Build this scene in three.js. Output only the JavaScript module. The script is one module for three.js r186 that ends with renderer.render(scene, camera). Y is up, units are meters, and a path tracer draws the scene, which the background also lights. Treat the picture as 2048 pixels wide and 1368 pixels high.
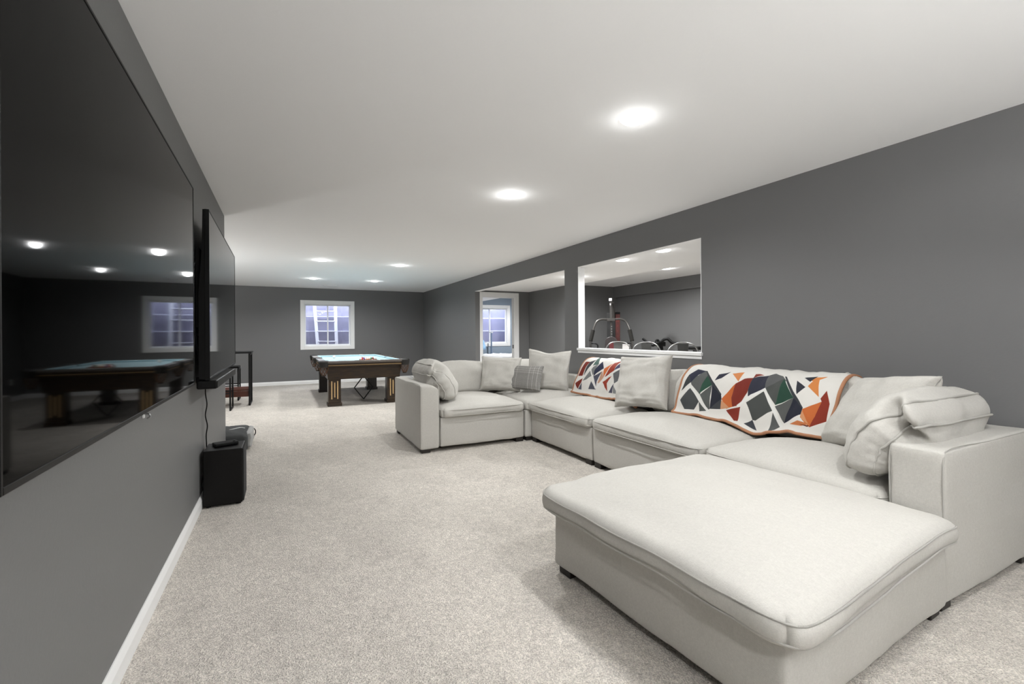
import * as THREE from 'three';
import { RoundedBoxGeometry } from 'three/addons/geometries/RoundedBoxGeometry.js';
import { mergeGeometries } from 'three/addons/utils/BufferGeometryUtils.js';
import { ImprovedNoise } from 'three/addons/math/ImprovedNoise.js';

// ---------------------------------------------------------------- camera, sky, lights, exposure
const scene = new THREE.Scene();
const W = 2048, H = 1368, FOCAL = 907;
const camera = new THREE.PerspectiveCamera(2 * Math.atan(H / 2 / FOCAL) * 180 / Math.PI, W / H, 0.05, 80);
camera.position.set(0, 1.19, 0);
camera.rotation.order = 'YXZ';
camera.rotation.set(0, -26.74 * Math.PI / 180, -0.0066);
camera.setViewOffset(W, H, 0, 14, W, H);
camera.updateProjectionMatrix();
scene.add(camera);

const renderer = new THREE.WebGLRenderer({ antialias: true });
renderer.toneMapping = THREE.LinearToneMapping;
renderer.toneMappingExposure = 1.26;
renderer.shadowMap.enabled = true;

scene.background = new THREE.Color(0.78, 0.88, 1.0);
scene.backgroundIntensity = 20.0;

const CEIL = 2.4, LAMP_CD = 4.6, LAMP_COLOR = 0xfafbfb;

// ---------------------------------------------------------------- helpers
const noise = new ImprovedNoise();
let seed = 12345;
function rnd() { seed = (seed * 1664525 + 1013904223) >>> 0; return seed / 4294967296; }
const used = {};
function numbered(n) { if (!(n in used)) { used[n] = 0; return n; } used[n]++; return n + '_' + String(used[n]).padStart(3, '0'); }
function shade(o) { o.castShadow = true; o.receiveShadow = true; return o; }
function tag(o, label, category, group) { o.userData.label = label; o.userData.category = category; if (group) o.userData.group = group; return o; }
function thing(name, label, category, p = [0, 0, 0], ry = 0, group) {
  const g = new THREE.Group(); g.name = numbered(name); g.position.set(...p); g.rotation.y = ry; scene.add(g);
  return tag(g, label, category, group);
}
function part(name, geo, mat, parent, p = [0, 0, 0], r = [0, 0, 0]) {
  const m = shade(new THREE.Mesh(geo, mat)); m.name = name; m.position.set(...p); m.rotation.set(...r); parent.add(m); return m;
}
function single(name, geo, mat, label, category, p = [0, 0, 0], r = [0, 0, 0], group) {
  const m = part(numbered(name), geo, mat, scene, p, r); return tag(m, label, category, group);
}
function struct(name, geo, mat, parent = scene, p = [0, 0, 0]) {
  const m = part(name, geo, mat, parent, p); if (parent === scene) m.userData.kind = 'structure'; return m;
}
function structGroup(name) { const g = new THREE.Group(); g.name = name; g.userData.kind = 'structure'; scene.add(g); return g; }
function box(x0, x1, y0, y1, z0, z1) { const g = new THREE.BoxGeometry(x1 - x0, y1 - y0, z1 - z0); g.translate((x0 + x1) / 2, (y0 + y1) / 2, (z0 + z1) / 2); return uvBox(g); }
function rbox(w, h, d, r = 0.006, seg = 2) { return new RoundedBoxGeometry(w, h, d, seg, Math.min(r, w / 2.01, h / 2.01, d / 2.01)); }
function rboxAt(x0, x1, y0, y1, z0, z1, r = 0.005) { const g = rbox(x1 - x0, y1 - y0, z1 - z0, r); g.translate((x0 + x1) / 2, (y0 + y1) / 2, (z0 + z1) / 2); return g; }
function merge(list) { return mergeGeometries(list.map(g => { const n = g.index ? g.toNonIndexed() : g; for (const k of Object.keys(n.attributes)) if (!['position', 'normal', 'uv'].includes(k)) n.deleteAttribute(k); return n; })); }
function uvBox(g) { // uv in metres from the face's own plane
  const p = g.attributes.position, n = g.attributes.normal, uv = new Float32Array(p.count * 2);
  for (let i = 0; i < p.count; i++) {
    const ax = Math.abs(n.getX(i)), ay = Math.abs(n.getY(i)), az = Math.abs(n.getZ(i));
    if (ay > ax && ay > az) { uv[2 * i] = p.getX(i); uv[2 * i + 1] = p.getZ(i); }
    else if (ax > az) { uv[2 * i] = p.getZ(i); uv[2 * i + 1] = p.getY(i); }
    else { uv[2 * i] = p.getX(i); uv[2 * i + 1] = p.getY(i); }
  }
  g.setAttribute('uv', new THREE.BufferAttribute(uv, 2)); return g;
}
const V = (x, y, z) => new THREE.Vector3(x, y, z);
function bar(a, b, r, seg = 10) { // round bar
  const A = V(...a), B = V(...b), L = A.distanceTo(B), g = new THREE.CylinderGeometry(r, r, L, seg);
  g.applyQuaternion(new THREE.Quaternion().setFromUnitVectors(V(0, 1, 0), B.clone().sub(A).normalize()));
  g.translate((A.x + B.x) / 2, (A.y + B.y) / 2, (A.z + B.z) / 2); return g;
}
function sqbar(a, b, w, d = w) { // square bar
  const A = V(...a), B = V(...b), L = A.distanceTo(B), g = rbox(w, L, d, 0.003, 1);
  g.applyQuaternion(new THREE.Quaternion().setFromUnitVectors(V(0, 1, 0), B.clone().sub(A).normalize()));
  g.translate((A.x + B.x) / 2, (A.y + B.y) / 2, (A.z + B.z) / 2); return g;
}
function tube(pts, r, seg = 40, rad = 8, closed = false) { return new THREE.TubeGeometry(new THREE.CatmullRomCurve3(pts.map(p => p.isVector3 ? p : V(...p)), closed, 'centripetal'), seg, r, rad, closed); }
function smoothNormals(g) { // normals shared by vertices at the same place (keeps uv seams)
  g.computeVertexNormals();
  const p = g.attributes.position, n = g.attributes.normal, acc = new Map();
  const key = i => Math.round(p.getX(i) * 1e4) + ',' + Math.round(p.getY(i) * 1e4) + ',' + Math.round(p.getZ(i) * 1e4);
  for (let i = 0; i < p.count; i++) { const k = key(i), a = acc.get(k) || V(0, 0, 0); a.x += n.getX(i); a.y += n.getY(i); a.z += n.getZ(i); acc.set(k, a); }
  for (let i = 0; i < p.count; i++) { const a = acc.get(key(i)).clone().normalize(); n.setXYZ(i, a.x, a.y, a.z); }
  return g;
}
function fbm(x, y, z, o = 3) { let s = 0, a = 1; for (let i = 0; i < o; i++) { s += a * noise.noise(x, y, z); x *= 2.03; y *= 2.03; z *= 2.03; a *= 0.5; } return s; }
// soft box: rounded edges, crowned faces, gentle wrinkles; f(v) is an extra deformation of the finished point
function softBox({ w, h, d, r = 0.04, n = [36, 10, 36], top = 0, bottom = 0, front = 0, side = 0, amp = 0, freq = 5, k = 0.75, pc = 0, f }) {
  const g = new THREE.BoxGeometry(w, h, d, ...n), p = g.attributes.position, uv = g.attributes.uv, nn = g.attributes.normal;
  const hx = w / 2, hy = h / 2, hz = d / 2, rr = Math.min(r, hx * 0.98, hy * 0.98, hz * 0.98), v = V(0, 0, 0), c = V(0, 0, 0), o = V(0, 0, 0);
  const ease = (x, m) => { const t = x / m; return m * (t * (1 - k) + Math.sin(t * Math.PI / 2) * k); };
  for (let i = 0; i < p.count; i++) {
    v.set(ease(p.getX(i), hx), ease(p.getY(i), hy), ease(p.getZ(i), hz));
    const ax = Math.abs(nn.getX(i)), ay = Math.abs(nn.getY(i));
    if (ay > 0.5) uv.setXY(i, v.x, v.z); else if (ax > 0.5) uv.setXY(i, v.z, v.y); else uv.setXY(i, v.x, v.y);
    c.set(THREE.MathUtils.clamp(v.x, -hx + rr, hx - rr), THREE.MathUtils.clamp(v.y, -hy + rr, hy - rr), THREE.MathUtils.clamp(v.z, -hz + rr, hz - rr));
    o.copy(v).sub(c); if (o.lengthSq() > 1e-9) v.copy(c).addScaledVector(o.normalize(), rr);
    const ux = Math.abs(v.x / hx), uy = Math.abs(v.y / hy), uz = Math.abs(v.z / hz);
    const dome = (a, b) => (1 - Math.pow(Math.min(a, 1), 2.6)) * (1 - Math.pow(Math.min(b, 1), 2.6));
    const px = v.x, py = v.y, pz = v.z, sy = THREE.MathUtils.clamp(py / hy, -1, 1);
    v.y += (sy > 0 ? top * sy : bottom * sy) * dome(ux, uz);
    v.z += front * Math.sign(pz) * Math.pow(uz, 3) * dome(ux, uy);
    v.x += side * Math.sign(px) * Math.pow(ux, 3) * dome(uy, uz);
    if (amp) { const q = fbm(px * freq + 3.1, py * freq + w * 7, pz * freq + d * 11, 3) * amp; v.addScaledVector(o.lengthSq() > 1e-9 ? o : V(0, 1, 0), q); }
    if (pc) { const dx = Math.abs(v.x) - (hx - pc), dz = Math.abs(v.z) - (hz - pc); if (dx > 0 && dz > 0) { const m = Math.max(dx, dz) / Math.hypot(dx, dz); v.x = Math.sign(v.x) * (hx - pc + dx * m); v.z = Math.sign(v.z) * (hz - pc + dz * m); } }
    if (f) f(v, px / hx, py / hy, pz / hz);
    p.setXYZ(i, v.x, v.y, v.z);
  }
  return smoothNormals(g);
}
// feather pillow in the local xy plane: pinched corners, puffed middle, folds that run in from the edges
function pillowPoint({ w, h, t, pinch = 0.07, amp = 0.011, chop = 0, f }, u, v, s, sd) {
  const e = Math.pow(Math.max(0, (1 - u ** 4) * (1 - v ** 4)), 0.42) ;
  const x = w / 2 * u * (1 - pinch * (1 - v * v) * Math.abs(u)), y0 = h / 2 * v * (1 - pinch * (1 - u * u) * Math.abs(v));
  let y = y0; const top = Math.max(0, v);
  y -= chop * h * Math.pow(top, 2) * Math.exp(-u * u * 5);
  const folds = noise.noise(u * 7 + sd, v * 1.6, sd) * (1 - Math.abs(v) ** 3) * Math.abs(u) ** 2 + noise.noise(u * 1.6, v * 7 + sd, sd + 4) * Math.abs(v) ** 2 + 0.8 * noise.noise(u * 2.4, v * 2.4 + sd, sd + 9);
  let z = s * (t / 2 * e) + amp * folds * (1 - Math.max(Math.abs(u), Math.abs(v)) ** 12) * 1.6;
  const q = V(x, y, z); if (f) f(q, u, v); return q;
}
function pillowGeo(o, sd = 1, n = 40) {
  const pos = [], uv = [], idx = [], row = n + 1;
  for (const s of [1, -1]) {
    const base = pos.length / 3;
    for (let j = 0; j <= n; j++) for (let i = 0; i <= n; i++) {
      const a = i / n * 2 - 1, b = j / n * 2 - 1, u = a * 0.35 + Math.sin(a * Math.PI / 2) * 0.65, v = b * 0.35 + Math.sin(b * Math.PI / 2) * 0.65;
      const q = pillowPoint(o, u, v, s, sd); pos.push(q.x, q.y, q.z); uv.push(o.w * (u + 1) / 2, o.h * (v + 1) / 2);
    }
    for (let j = 0; j < n; j++) for (let i = 0; i < n; i++) {
      const a = base + j * row + i, b = a + 1, c = a + row, d = c + 1;
      if (s > 0) idx.push(a, b, d, a, d, c); else idx.push(a, d, b, a, c, d);
    }
  }
  const g = new THREE.BufferGeometry(); g.setAttribute('position', new THREE.Float32BufferAttribute(pos, 3)); g.setAttribute('uv', new THREE.Float32BufferAttribute(uv, 2)); g.setIndex(idx);
  return smoothNormals(g);
}
function pillowEdge(o, sd = 1, r = 0.004) {
  const pts = [], m = 14;
  for (let k = 0; k < 4; k++) for (let i = 0; i < m; i++) {
    const a = i / m * 2 - 1, [u, v] = k === 0 ? [a, -1] : k === 1 ? [1, a] : k === 2 ? [-a, 1] : [-1, -a];
    pts.push(pillowPoint(o, u, v, 1, sd));
  }
  return tube(pts, r, 120, 6, true);
}
// ---------------------------------------------------------------- textures
function dataTex(n, fn, srgb = true) {
  const a = new Uint8Array(n * n * 4);
  for (let y = 0; y < n; y++) for (let x = 0; x < n; x++) { const c = fn(x / n, y / n, x, y), i = (y * n + x) * 4; for (let k = 0; k < 3; k++) a[i + k] = Math.max(0, Math.min(255, Math.round(255 * (Array.isArray(c) ? c[k] : c)))); a[i + 3] = 255; }
  const t = new THREE.DataTexture(a, n, n); t.wrapS = t.wrapT = THREE.RepeatWrapping; t.magFilter = THREE.LinearFilter; t.minFilter = THREE.LinearMipmapLinearFilter; t.generateMipmaps = true;
  if (srgb) t.colorSpace = THREE.SRGBColorSpace; t.needsUpdate = true; return t;
}
function rep(t, u, v) { const c = t.clone(); c.repeat.set(u, v); c.needsUpdate = true; return c; }
function lattice(n, s) { let q = s; const a = new Float32Array(n * n); for (let i = 0; i < a.length; i++) { q = (q * 1664525 + 1013904223) >>> 0; a[i] = q / 4294967296; } return (u, v) => { const x = u * n, y = v * n, i = Math.floor(x), j = Math.floor(y), fx = x - i, fy = y - j, sx = fx * fx * (3 - 2 * fx), sy = fy * fy * (3 - 2 * fy), w = (p, r) => a[((r % n + n) % n) * n + (p % n + n) % n]; return (w(i, j) * (1 - sx) + w(i + 1, j) * sx) * (1 - sy) + (w(i, j + 1) * (1 - sx) + w(i + 1, j + 1) * sx) * sy; }; }
const L8 = lattice(8, 11), L24 = lattice(24, 5), L64 = lattice(64, 7), L160 = lattice(160, 9), L256 = lattice(256, 21), L420 = lattice(420, 3);
const carpetMap = dataTex(1024, (u, v) => { const f = 0.45 * L256(u, v) + 0.4 * L420(u, v) + 0.15 * L64(u, v), m = L24(u, v) * 0.5 + L8(u, v) * 0.5; const k = 0.76 + 0.42 * (f - 0.5) + 0.07 * (m - 0.5); return [k * 1.0, k * 0.968, k * 0.925]; });
const carpetBump = dataTex(1024, (u, v) => 0.45 * L256(u, v) + 0.4 * L420(u, v) + 0.15 * L64(u, v), false);
const weaveBump = dataTex(512, (u, v) => { const a = Math.sin(u * Math.PI * 2 * 80), b = Math.sin(v * Math.PI * 2 * 80); return 0.5 + 0.2 * a * b + 0.25 * (L160(u * 0.25, v) - 0.5) + 0.25 * (L160(u, v * 0.25) - 0.5) + 0.2 * (L24(u, v) - 0.5); }, false);
const weaveMap = dataTex(512, (u, v) => { const k = 0.965 + 0.035 * (L160(u * 0.25, v) + L160(u, v * 0.25) - 1) + 0.02 * (L24(u, v) - 0.5); return [k, k * 0.994, k * 0.98]; });
const paintBump = dataTex(512, (u, v) => 0.6 * L64(u, v) + 0.4 * L160(u, v), false);
const woodMap = dataTex(512, (u, v) => { const g = L160(u * 0.06, v) * 0.5 + L64(u * 0.1, v) * 0.5, k = 0.62 + 0.5 * (g - 0.5); return [k, k * 0.86, k * 0.7]; });

// ---------------------------------------------------------------- materials
const M = (o) => new THREE.MeshStandardMaterial(o), P = (o) => new THREE.MeshPhysicalMaterial(o);
const lin = (r, g, b) => new THREE.Color().setRGB(r, g, b);
const wallPaint = M({ color: lin(0.138, 0.138, 0.138), roughness: 0.5, bumpMap: rep(paintBump, 2, 2), bumpScale: 0.0002 });
const ceilPaint = M({ color: lin(0.9, 0.9, 0.9), roughness: 0.9, bumpMap: rep(paintBump, 1, 1), bumpScale: 0.0002 });
const trimPaint = M({ color: lin(0.78, 0.78, 0.775), roughness: 0.4 });
const bluePaint = M({ color: lin(0.27, 0.33, 0.4), roughness: 0.6 });
const carpet = M({ color: lin(1, 1, 1), map: carpetMap, roughness: 1, bumpMap: carpetBump, bumpScale: 0.006, vertexColors: true });
const linen = P({ color: lin(0.54, 0.53, 0.508), map: rep(weaveMap, 4, 4), roughness: 0.95, bumpMap: rep(weaveBump, 4, 4), bumpScale: 0.0009, sheen: 0.25, sheenRoughness: 0.6 });
const blackPlastic = P({ color: lin(0.0035, 0.0035, 0.0035), roughness: 0.45, specularIntensity: 0.4 });
const blackMatte = P({ color: lin(0.005, 0.005, 0.005), roughness: 0.75, specularIntensity: 0.4 });
const blackMetal = P({ color: lin(0.006, 0.006, 0.0065), roughness: 0.45, specularIntensity: 0.5 });
const screen = P({ color: lin(0.042, 0.042, 0.043), roughness: 0.04, metalness: 1, specularColor: lin(0.55, 0.55, 0.55) });
const footWood = M({ color: lin(0.012, 0.009, 0.007), roughness: 0.5 });
const lensGlow = M({ color: lin(0.9, 0.9, 0.88), emissive: lin(1, 0.985, 0.96), emissiveIntensity: 6, roughness: 0.5 });

// ---------------------------------------------------------------- the shell of the room
const XL = -0.523, XR = 3.51, ZB = -12.45, ZE = -5.345, ZF = 3.2, T = 0.1;
{ // carpet floor, slightly trodden pile
  const g = new THREE.PlaneGeometry(13.5, 17, 150, 190); g.rotateX(-Math.PI / 2); g.translate(2.75, 0, -5.3);
  const p = g.attributes.position, uv = g.attributes.uv, c = new Float32Array(p.count * 3);
  for (let i = 0; i < p.count; i++) {
    const x = p.getX(i), z = p.getZ(i); uv.setXY(i, x, z);
    const k = 1 + 0.09 * fbm(x * 1.7, 0.3, z * 1.2, 4) ; c[3 * i] = c[3 * i + 1] = c[3 * i + 2] = k;
  }
  g.setAttribute('color', new THREE.BufferAttribute(c, 3));
  struct('floor', g, carpet);
}
// ceiling of the main room and its left bay, 2.4 m up, with thickness
struct('ceiling', box(-4.1, XR + T, CEIL, CEIL + 0.15, ZB - 0.15, ZF + 0.1), ceilPaint);
struct('wall_left', box(XL - 0.12, XL, 0, CEIL, ZE, ZF), wallPaint);
struct('wall_left_return', box(-4.1, XL - 0.12, 0, CEIL, ZE, ZE + 0.12), wallPaint);
struct('wall_left_bay', box(-4.1, -4.0, 0, CEIL, ZB, ZE), wallPaint);
struct('wall_near', box(XL - 0.12, XR + T, 0, CEIL, ZF, ZF + 0.1), wallPaint);
function wallWithHole(x0, x1, hx0, hx1, hy0, hy1, z0, z1, top = CEIL) { // a wall across z with one window hole
  return merge([box(x0, hx0, 0, top, z0, z1), box(hx1, x1, 0, top, z0, z1), box(hx0, hx1, 0, hy0, z0, z1), box(hx0, hx1, hy1, top, z0, z1)]);
}
const WIN = { x0: 0.465, x1: 1.57, y0: 0.945, y1: 2.005 };
const BWIN = { x0: 5.01, x1: 6.115, y0: 0.945, y1: 2.005 };
struct('wall_back', wallWithHole(-4.1, XR + T, WIN.x0, WIN.x1, WIN.y0, WIN.y1, ZB - 0.15, ZB), wallPaint);
// right wall: a tall opening to the hall and a pass-through to the gym
const OZ0 = -8.63, OZ1 = -5.325, PZ0 = -5.0, PZ1 = -3.005, HEAD = 2.092, SILL = 0.985;
struct('wall_right', merge([
  box(XR, XR + T, 0, CEIL, ZB, OZ0), box(XR, XR + T, HEAD, CEIL, OZ0, OZ1), box(XR, XR + T, 0, CEIL, OZ1, PZ0),
  box(XR, XR + T, 0, SILL, PZ0, PZ1), box(XR, XR + T, HEAD, CEIL, PZ0, PZ1), box(XR, XR + T, 0, CEIL, PZ1, ZF)]), wallPaint);
// white sill and white lining of the pass-through
struct('trim_1', merge([rboxAt(XR - 0.022, XR + T + 0.02, SILL - 0.004, SILL + 0.028, PZ0 - 0.012, PZ1 + 0.012, 0.004), rboxAt(XR - 0.008, XR, SILL - 0.036, SILL - 0.004, PZ0 - 0.006, PZ1 + 0.006, 0.003)]), trimPaint);
struct('trim_2', merge([box(XR - 0.001, XR + T + 0.001, SILL + 0.028, HEAD, PZ0, PZ0 + 0.006), box(XR - 0.001, XR + T + 0.001, SILL + 0.028, HEAD, PZ1 - 0.006, PZ1), box(XR - 0.001, XR + T + 0.001, HEAD - 0.006, HEAD, PZ0 + 0.006, PZ1 - 0.006)]), ceilPaint);
struct('trim_3', box(XR - 0.001, XR + T + 0.001, HEAD - 0.006, HEAD, OZ0, OZ1), ceilPaint);
// dropped ceiling beyond the right wall, then the gym's full height
const SOF = 2.12, XS = 4.87, XG = 7.62, ZG = -9.17;
struct('soffit', merge([box(XR + T, XS, SOF, CEIL + 0.15, ZB, 0.4)]), ceilPaint);
struct('ceiling_gym', box(XS, 9.3, CEIL, CEIL + 0.15, ZB - 0.15, 0.5), ceilPaint);
struct('wall_gym_far', merge([box(XG, XG + 0.1, 0, CEIL, ZG, 0.4), box(XG - 0.09, XG, 2.13, CEIL, ZG, 0.4)]), wallPaint);
struct('wall_gym_left', box(XS, XG + 0.1, 0, CEIL, ZG - 0.1, ZG), wallPaint);
struct('wall_gym_near', box(XR + T, XG + 0.1, 0, CEIL, 0.4, 0.5), wallPaint);
struct('wall_hall', box(XS - 0.1, XS, 0, SOF, OZ0, -6.95), wallPaint);
// wall with the bedroom door
const DX0 = 3.665, DX1 = 4.43, DH = 2.0, ZD = OZ0 - 0.02;
struct('wall_bedroom_door', merge([box(XR + T, DX0, 0, SOF, ZD - 0.11, ZD), box(DX1, XS, 0, SOF, ZD - 0.11, ZD), box(DX0, DX1, DH, SOF, ZD - 0.11, ZD)]), wallPaint);
{
  const d = structGroup('door_1');
  part('door_casing', merge([rboxAt(DX0 - 0.09, DX0 + 0.012, 0, DH + 0.085, ZD, ZD + 0.018), rboxAt(DX1 - 0.012, DX1 + 0.09, 0, DH + 0.085, ZD, ZD + 0.018), rboxAt(DX0 + 0.012, DX1 - 0.012, DH - 0.012, DH + 0.085, ZD, ZD + 0.018)]), trimPaint, d);
  part('door_jamb', merge([box(DX0, DX0 + 0.02, 0, DH, ZD - 0.115, ZD), box(DX1 - 0.02, DX1, 0, DH, ZD - 0.115, ZD), box(DX0 + 0.02, DX1 - 0.02, DH - 0.02, DH, ZD - 0.115, ZD)]), trimPaint, d);
  const st = part('strike_plate', rboxAt(DX1 - 0.024, DX1 - 0.019, 0.9, 0.98, ZD - 0.07, ZD - 0.03, 0.002), blackMetal, d); st.userData.label = 'dark metal strike plate';
}
struct('wall_bedroom_window', wallWithHole(XR + T, 9.3, BWIN.x0, BWIN.x1, BWIN.y0, BWIN.y1, ZB - 0.15, ZB), bluePaint);
struct('wall_bedroom_right', box(9.2, 9.3, 0, CEIL, ZB, ZG - 0.1), bluePaint);
struct('wall_bedroom_near', box(XG + 0.1, 9.3, 0, CEIL, ZG - 0.1, ZG), bluePaint);
// baseboards: a tall flat board with a bevelled top
function baseGeo(L) { const s = new THREE.Shape([[0, 0], [0.014, 0], [0.014, 0.06], [0.008, 0.078], [0.004, 0.088], [0, 0.088]].map(a => new THREE.Vector2(...a))); return new THREE.ExtrudeGeometry(s, { depth: L, bevelEnabled: false }); }
function baseboard(name, x, z, L, ry) { const m = struct(name, baseGeo(L), trimPaint); m.position.set(x, 0, z); m.rotation.y = ry; return m; }
baseboard('baseboard_left', XL, ZE, ZF - ZE, 0);
baseboard('baseboard_back', -4.0, ZB, 4.0 + XR, Math.PI / 2).scale.x = -1;
baseboard('baseboard_right', XR, ZF, ZF - OZ1, Math.PI);
baseboard('baseboard_right_far', XR, OZ0, OZ0 - ZB, Math.PI);

// windows with sliding sashes
const vinyl = M({ color: lin(0.82, 0.83, 0.84), roughness: 0.35 });
const glass = P({ color: 0xffffff, transmission: 1, thickness: 0, roughness: 0, ior: 1.5 });
function windowUnit(n, w) {
  const g = structGroup('window_' + n), c = 0.09, z = ZB;
  part('casing', merge([rboxAt(w.x0 - c, w.x0, w.y0 - c, w.y1 + c, z, z + 0.02), rboxAt(w.x1, w.x1 + c, w.y0 - c, w.y1 + c, z, z + 0.02), rboxAt(w.x0, w.x1, w.y1, w.y1 + c, z, z + 0.02), rboxAt(w.x0, w.x1, w.y0 - c, w.y0, z, z + 0.02)]), trimPaint, g);
  part('window_jamb', merge([box(w.x0, w.x0 + 0.012, w.y0, w.y1, z - 0.15, z + 0.004), box(w.x1 - 0.012, w.x1, w.y0, w.y1, z - 0.15, z + 0.004), box(w.x0, w.x1, w.y0, w.y0 + 0.012, z - 0.15, z + 0.004), box(w.x0, w.x1, w.y1 - 0.012, w.y1, z - 0.15, z + 0.004)]), trimPaint, g);
  const mx = (w.x0 + w.x1) / 2, f = 0.03;
  const sash = (a, b, zz) => {
    const s = part('sash', merge([rboxAt(a, a + f, w.y0 + 0.012, w.y1 - 0.012, zz - 0.03, zz, 0.004), rboxAt(b - f, b, w.y0 + 0.012, w.y1 - 0.012, zz - 0.03, zz, 0.004), rboxAt(a + f, b - f, w.y0 + 0.012, w.y0 + 0.012 + f, zz - 0.03, zz, 0.004), rboxAt(a + f, b - f, w.y1 - 0.012 - f, w.y1 - 0.012, zz - 0.03, zz, 0.004)]), vinyl, g);
    part('window_pane', box(a + f, b - f, w.y0 + 0.012 + f, w.y1 - 0.012 - f, zz - 0.017, zz - 0.013), glass, s);
  };
  sash(w.x0 + 0.012, mx + 0.015, z - 0.1); sash(mx - 0.015, w.x1 - 0.012, z - 0.066);
  part('sash_lock', rboxAt(mx - 0.013, mx + 0.007, 1.2, 1.25, z - 0.07, z - 0.055, 0.004), vinyl, g);
}
windowUnit(1, WIN); windowUnit(2, BWIN);

// egress wells behind the windows: stepped liner panels, ledges and an escape ladder
const linerMat = M({ color: lin(0.22, 0.21, 0.3), roughness: 0.55, bumpMap: rep(paintBump, 3, 3), bumpScale: 0.004 });
const ledgeMat = M({ color: lin(0.6, 0.6, 0.68), roughness: 0.5 });
const ladderMat = M({ color: lin(0.62, 0.62, 0.7), roughness: 0.45 });
function well(n, cx, ladder) {
  const t = thing('window_well', n === 1 ? 'purple-grey stepped window well liner outside the window behind the pool table' : 'purple-grey stepped window well liner outside the bedroom window', 'window well', [cx, 0, ZB - 0.15]);
  const tiers = [[0.5, 1.32, 0.62], [1.32, 1.72, 0.70], [1.72, 3.0, 0.78]];  // top tier rises out of view, raised to dim daylight on the panels
  for (const [y0, y1, dep] of tiers) {
    const outline = [[-0.95 - dep * 0.1, 0], [-0.86 - dep * 0.1, -dep * 0.72], [-0.42, -dep], [0.42, -dep], [0.86 + dep * 0.1, -dep * 0.72], [0.95 + dep * 0.1, 0]];
    for (let i = 0; i < 5; i++) {
      const [ax, az] = outline[i], [bx, bz] = outline[i + 1], L = Math.hypot(bx - ax, bz - az), g = rbox(L + 0.01, y1 - y0, 0.025, 0.008);
      part('liner_panel', uvBox(g), linerMat, t, [(ax + bx) / 2, (y0 + y1) / 2, (az + bz) / 2], [0, Math.atan2(-(bz - az), bx - ax), 0]);
      if (y0 > 0.6) { const lg = rbox(L + 0.03, 0.022, 0.1, 0.006); part('ledge', lg, ledgeMat, t, [(ax + bx) / 2, y0, (az + bz) / 2 + 0.03], [0, Math.atan2(-(bz - az), bx - ax), 0]); }
    }
  }
  const gr = new THREE.PlaneGeometry(2.2, 1.0); gr.rotateX(-Math.PI / 2); part('gravel_bed', gr, M({ color: lin(0.3, 0.28, 0.3), roughness: 1 }), t, [0, 0.5, -0.45]);
  if (ladder) {
    const l = thing('escape_ladder', 'pale grey escape ladder standing in the window well behind the pool table', 'ladder', [cx, 0, ZB - 0.15]);
    part('ladder_rail', sqbar([-0.19, 0.52, -0.34], [-0.31, 2.6, -0.62], 0.08, 0.03), ladderMat, l);
    part('ladder_rail', sqbar([0.26, 0.52, -0.34], [0.23, 2.6, -0.62], 0.08, 0.03), ladderMat, l);
    for (let i = 0; i < 7; i++) { const y = 0.78 + i * 0.27, k = (y - 0.52) / 2.08; part('rung', rbox(0.42 + 0.1 * k, 0.03, 0.05, 0.008), ledgeMat, l, [0.035 - 0.075 * k, y, -0.34 - 0.28 * k]); }
  }
}
well(1, 1.017, true); well(2, 5.56, false);
{ // unseen ground around the wells, raised with their rims to dim them
  const earth = M({ color: lin(0.12, 0.1, 0.07), roughness: 1 });
  struct('ground_outside', merge([box(-4, -0.02, 2.8, 2.9, -16, ZB - 0.15), box(2.06, 4.52, 2.8, 2.9, -16, ZB - 0.15), box(6.6, 11, 2.8, 2.9, -16, ZB - 0.15), box(-0.02, 2.06, 2.8, 2.9, -16, ZB - 0.97), box(4.52, 6.6, 2.8, 2.9, -16, ZB - 0.97)]), earth);
}
// ---------------------------------------------------------------- ceiling fittings
const lensProfile = [[0, -0.014], [0.055, -0.0135], [0.072, -0.011], [0.079, -0.005], [0.079, 0]].map(a => new THREE.Vector2(...a));
const lensGeo = new THREE.LatheGeometry(lensProfile, 40);
const ringMat = M({ color: lin(0.85, 0.85, 0.85), roughness: 0.4 });
function downlight(x, y, z, label, cd = LAMP_CD, group) {
  const t = thing('recessed_light', label, 'ceiling light', [x, y, z], 0, group);
  part('lens', lensGeo, lensGlow, t, [0, -0.0005, 0]);
  const l = new THREE.SpotLight(LAMP_COLOR, cd, 0, 1.5, 0.35, 2); l.position.set(x, y - 0.03, z); l.target.position.set(x, 0, z); l.castShadow = true; l.shadow.radius = 2.5; l.shadow.mapSize.set(512, 512); l.shadow.bias = -0.002; scene.add(l, l.target);
  const glow = new THREE.PointLight(LAMP_COLOR, cd * 0.022, 0, 2); glow.position.set(x, y - 0.035, z); glow.castShadow = true; glow.shadow.mapSize.set(256, 256); glow.shadow.radius = 1; scene.add(glow);
  return t;
}
downlight(1.765, CEIL, -1.955, 'largest round recessed light, nearest on the ceiling above the ottoman', LAMP_CD * 0.8);
downlight(1.765, CEIL, -3.5, 'round recessed ceiling light, second nearest, above the middle of the sofa', LAMP_CD * 1.35);
downlight(0.548, CEIL, -7.8, 'round recessed light over the near left end of the pool table', LAMP_CD * 1.3);
downlight(1.795, CEIL, -7.83, 'round recessed light over the near right end of the pool table', LAMP_CD * 1.3);
downlight(0.565, CEIL, -10.33, 'round recessed light nearest the back wall window, left of the ceiling vent', LAMP_CD * 1.3);
downlight(1.8, CEIL, -10.3, 'round recessed light near the back wall, right of the ceiling vent', LAMP_CD * 1.3);
const OUT = 'unseen lights placed to brighten the rooms';  // unseen lamps, their places and strengths chosen to brighten the rooms
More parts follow.
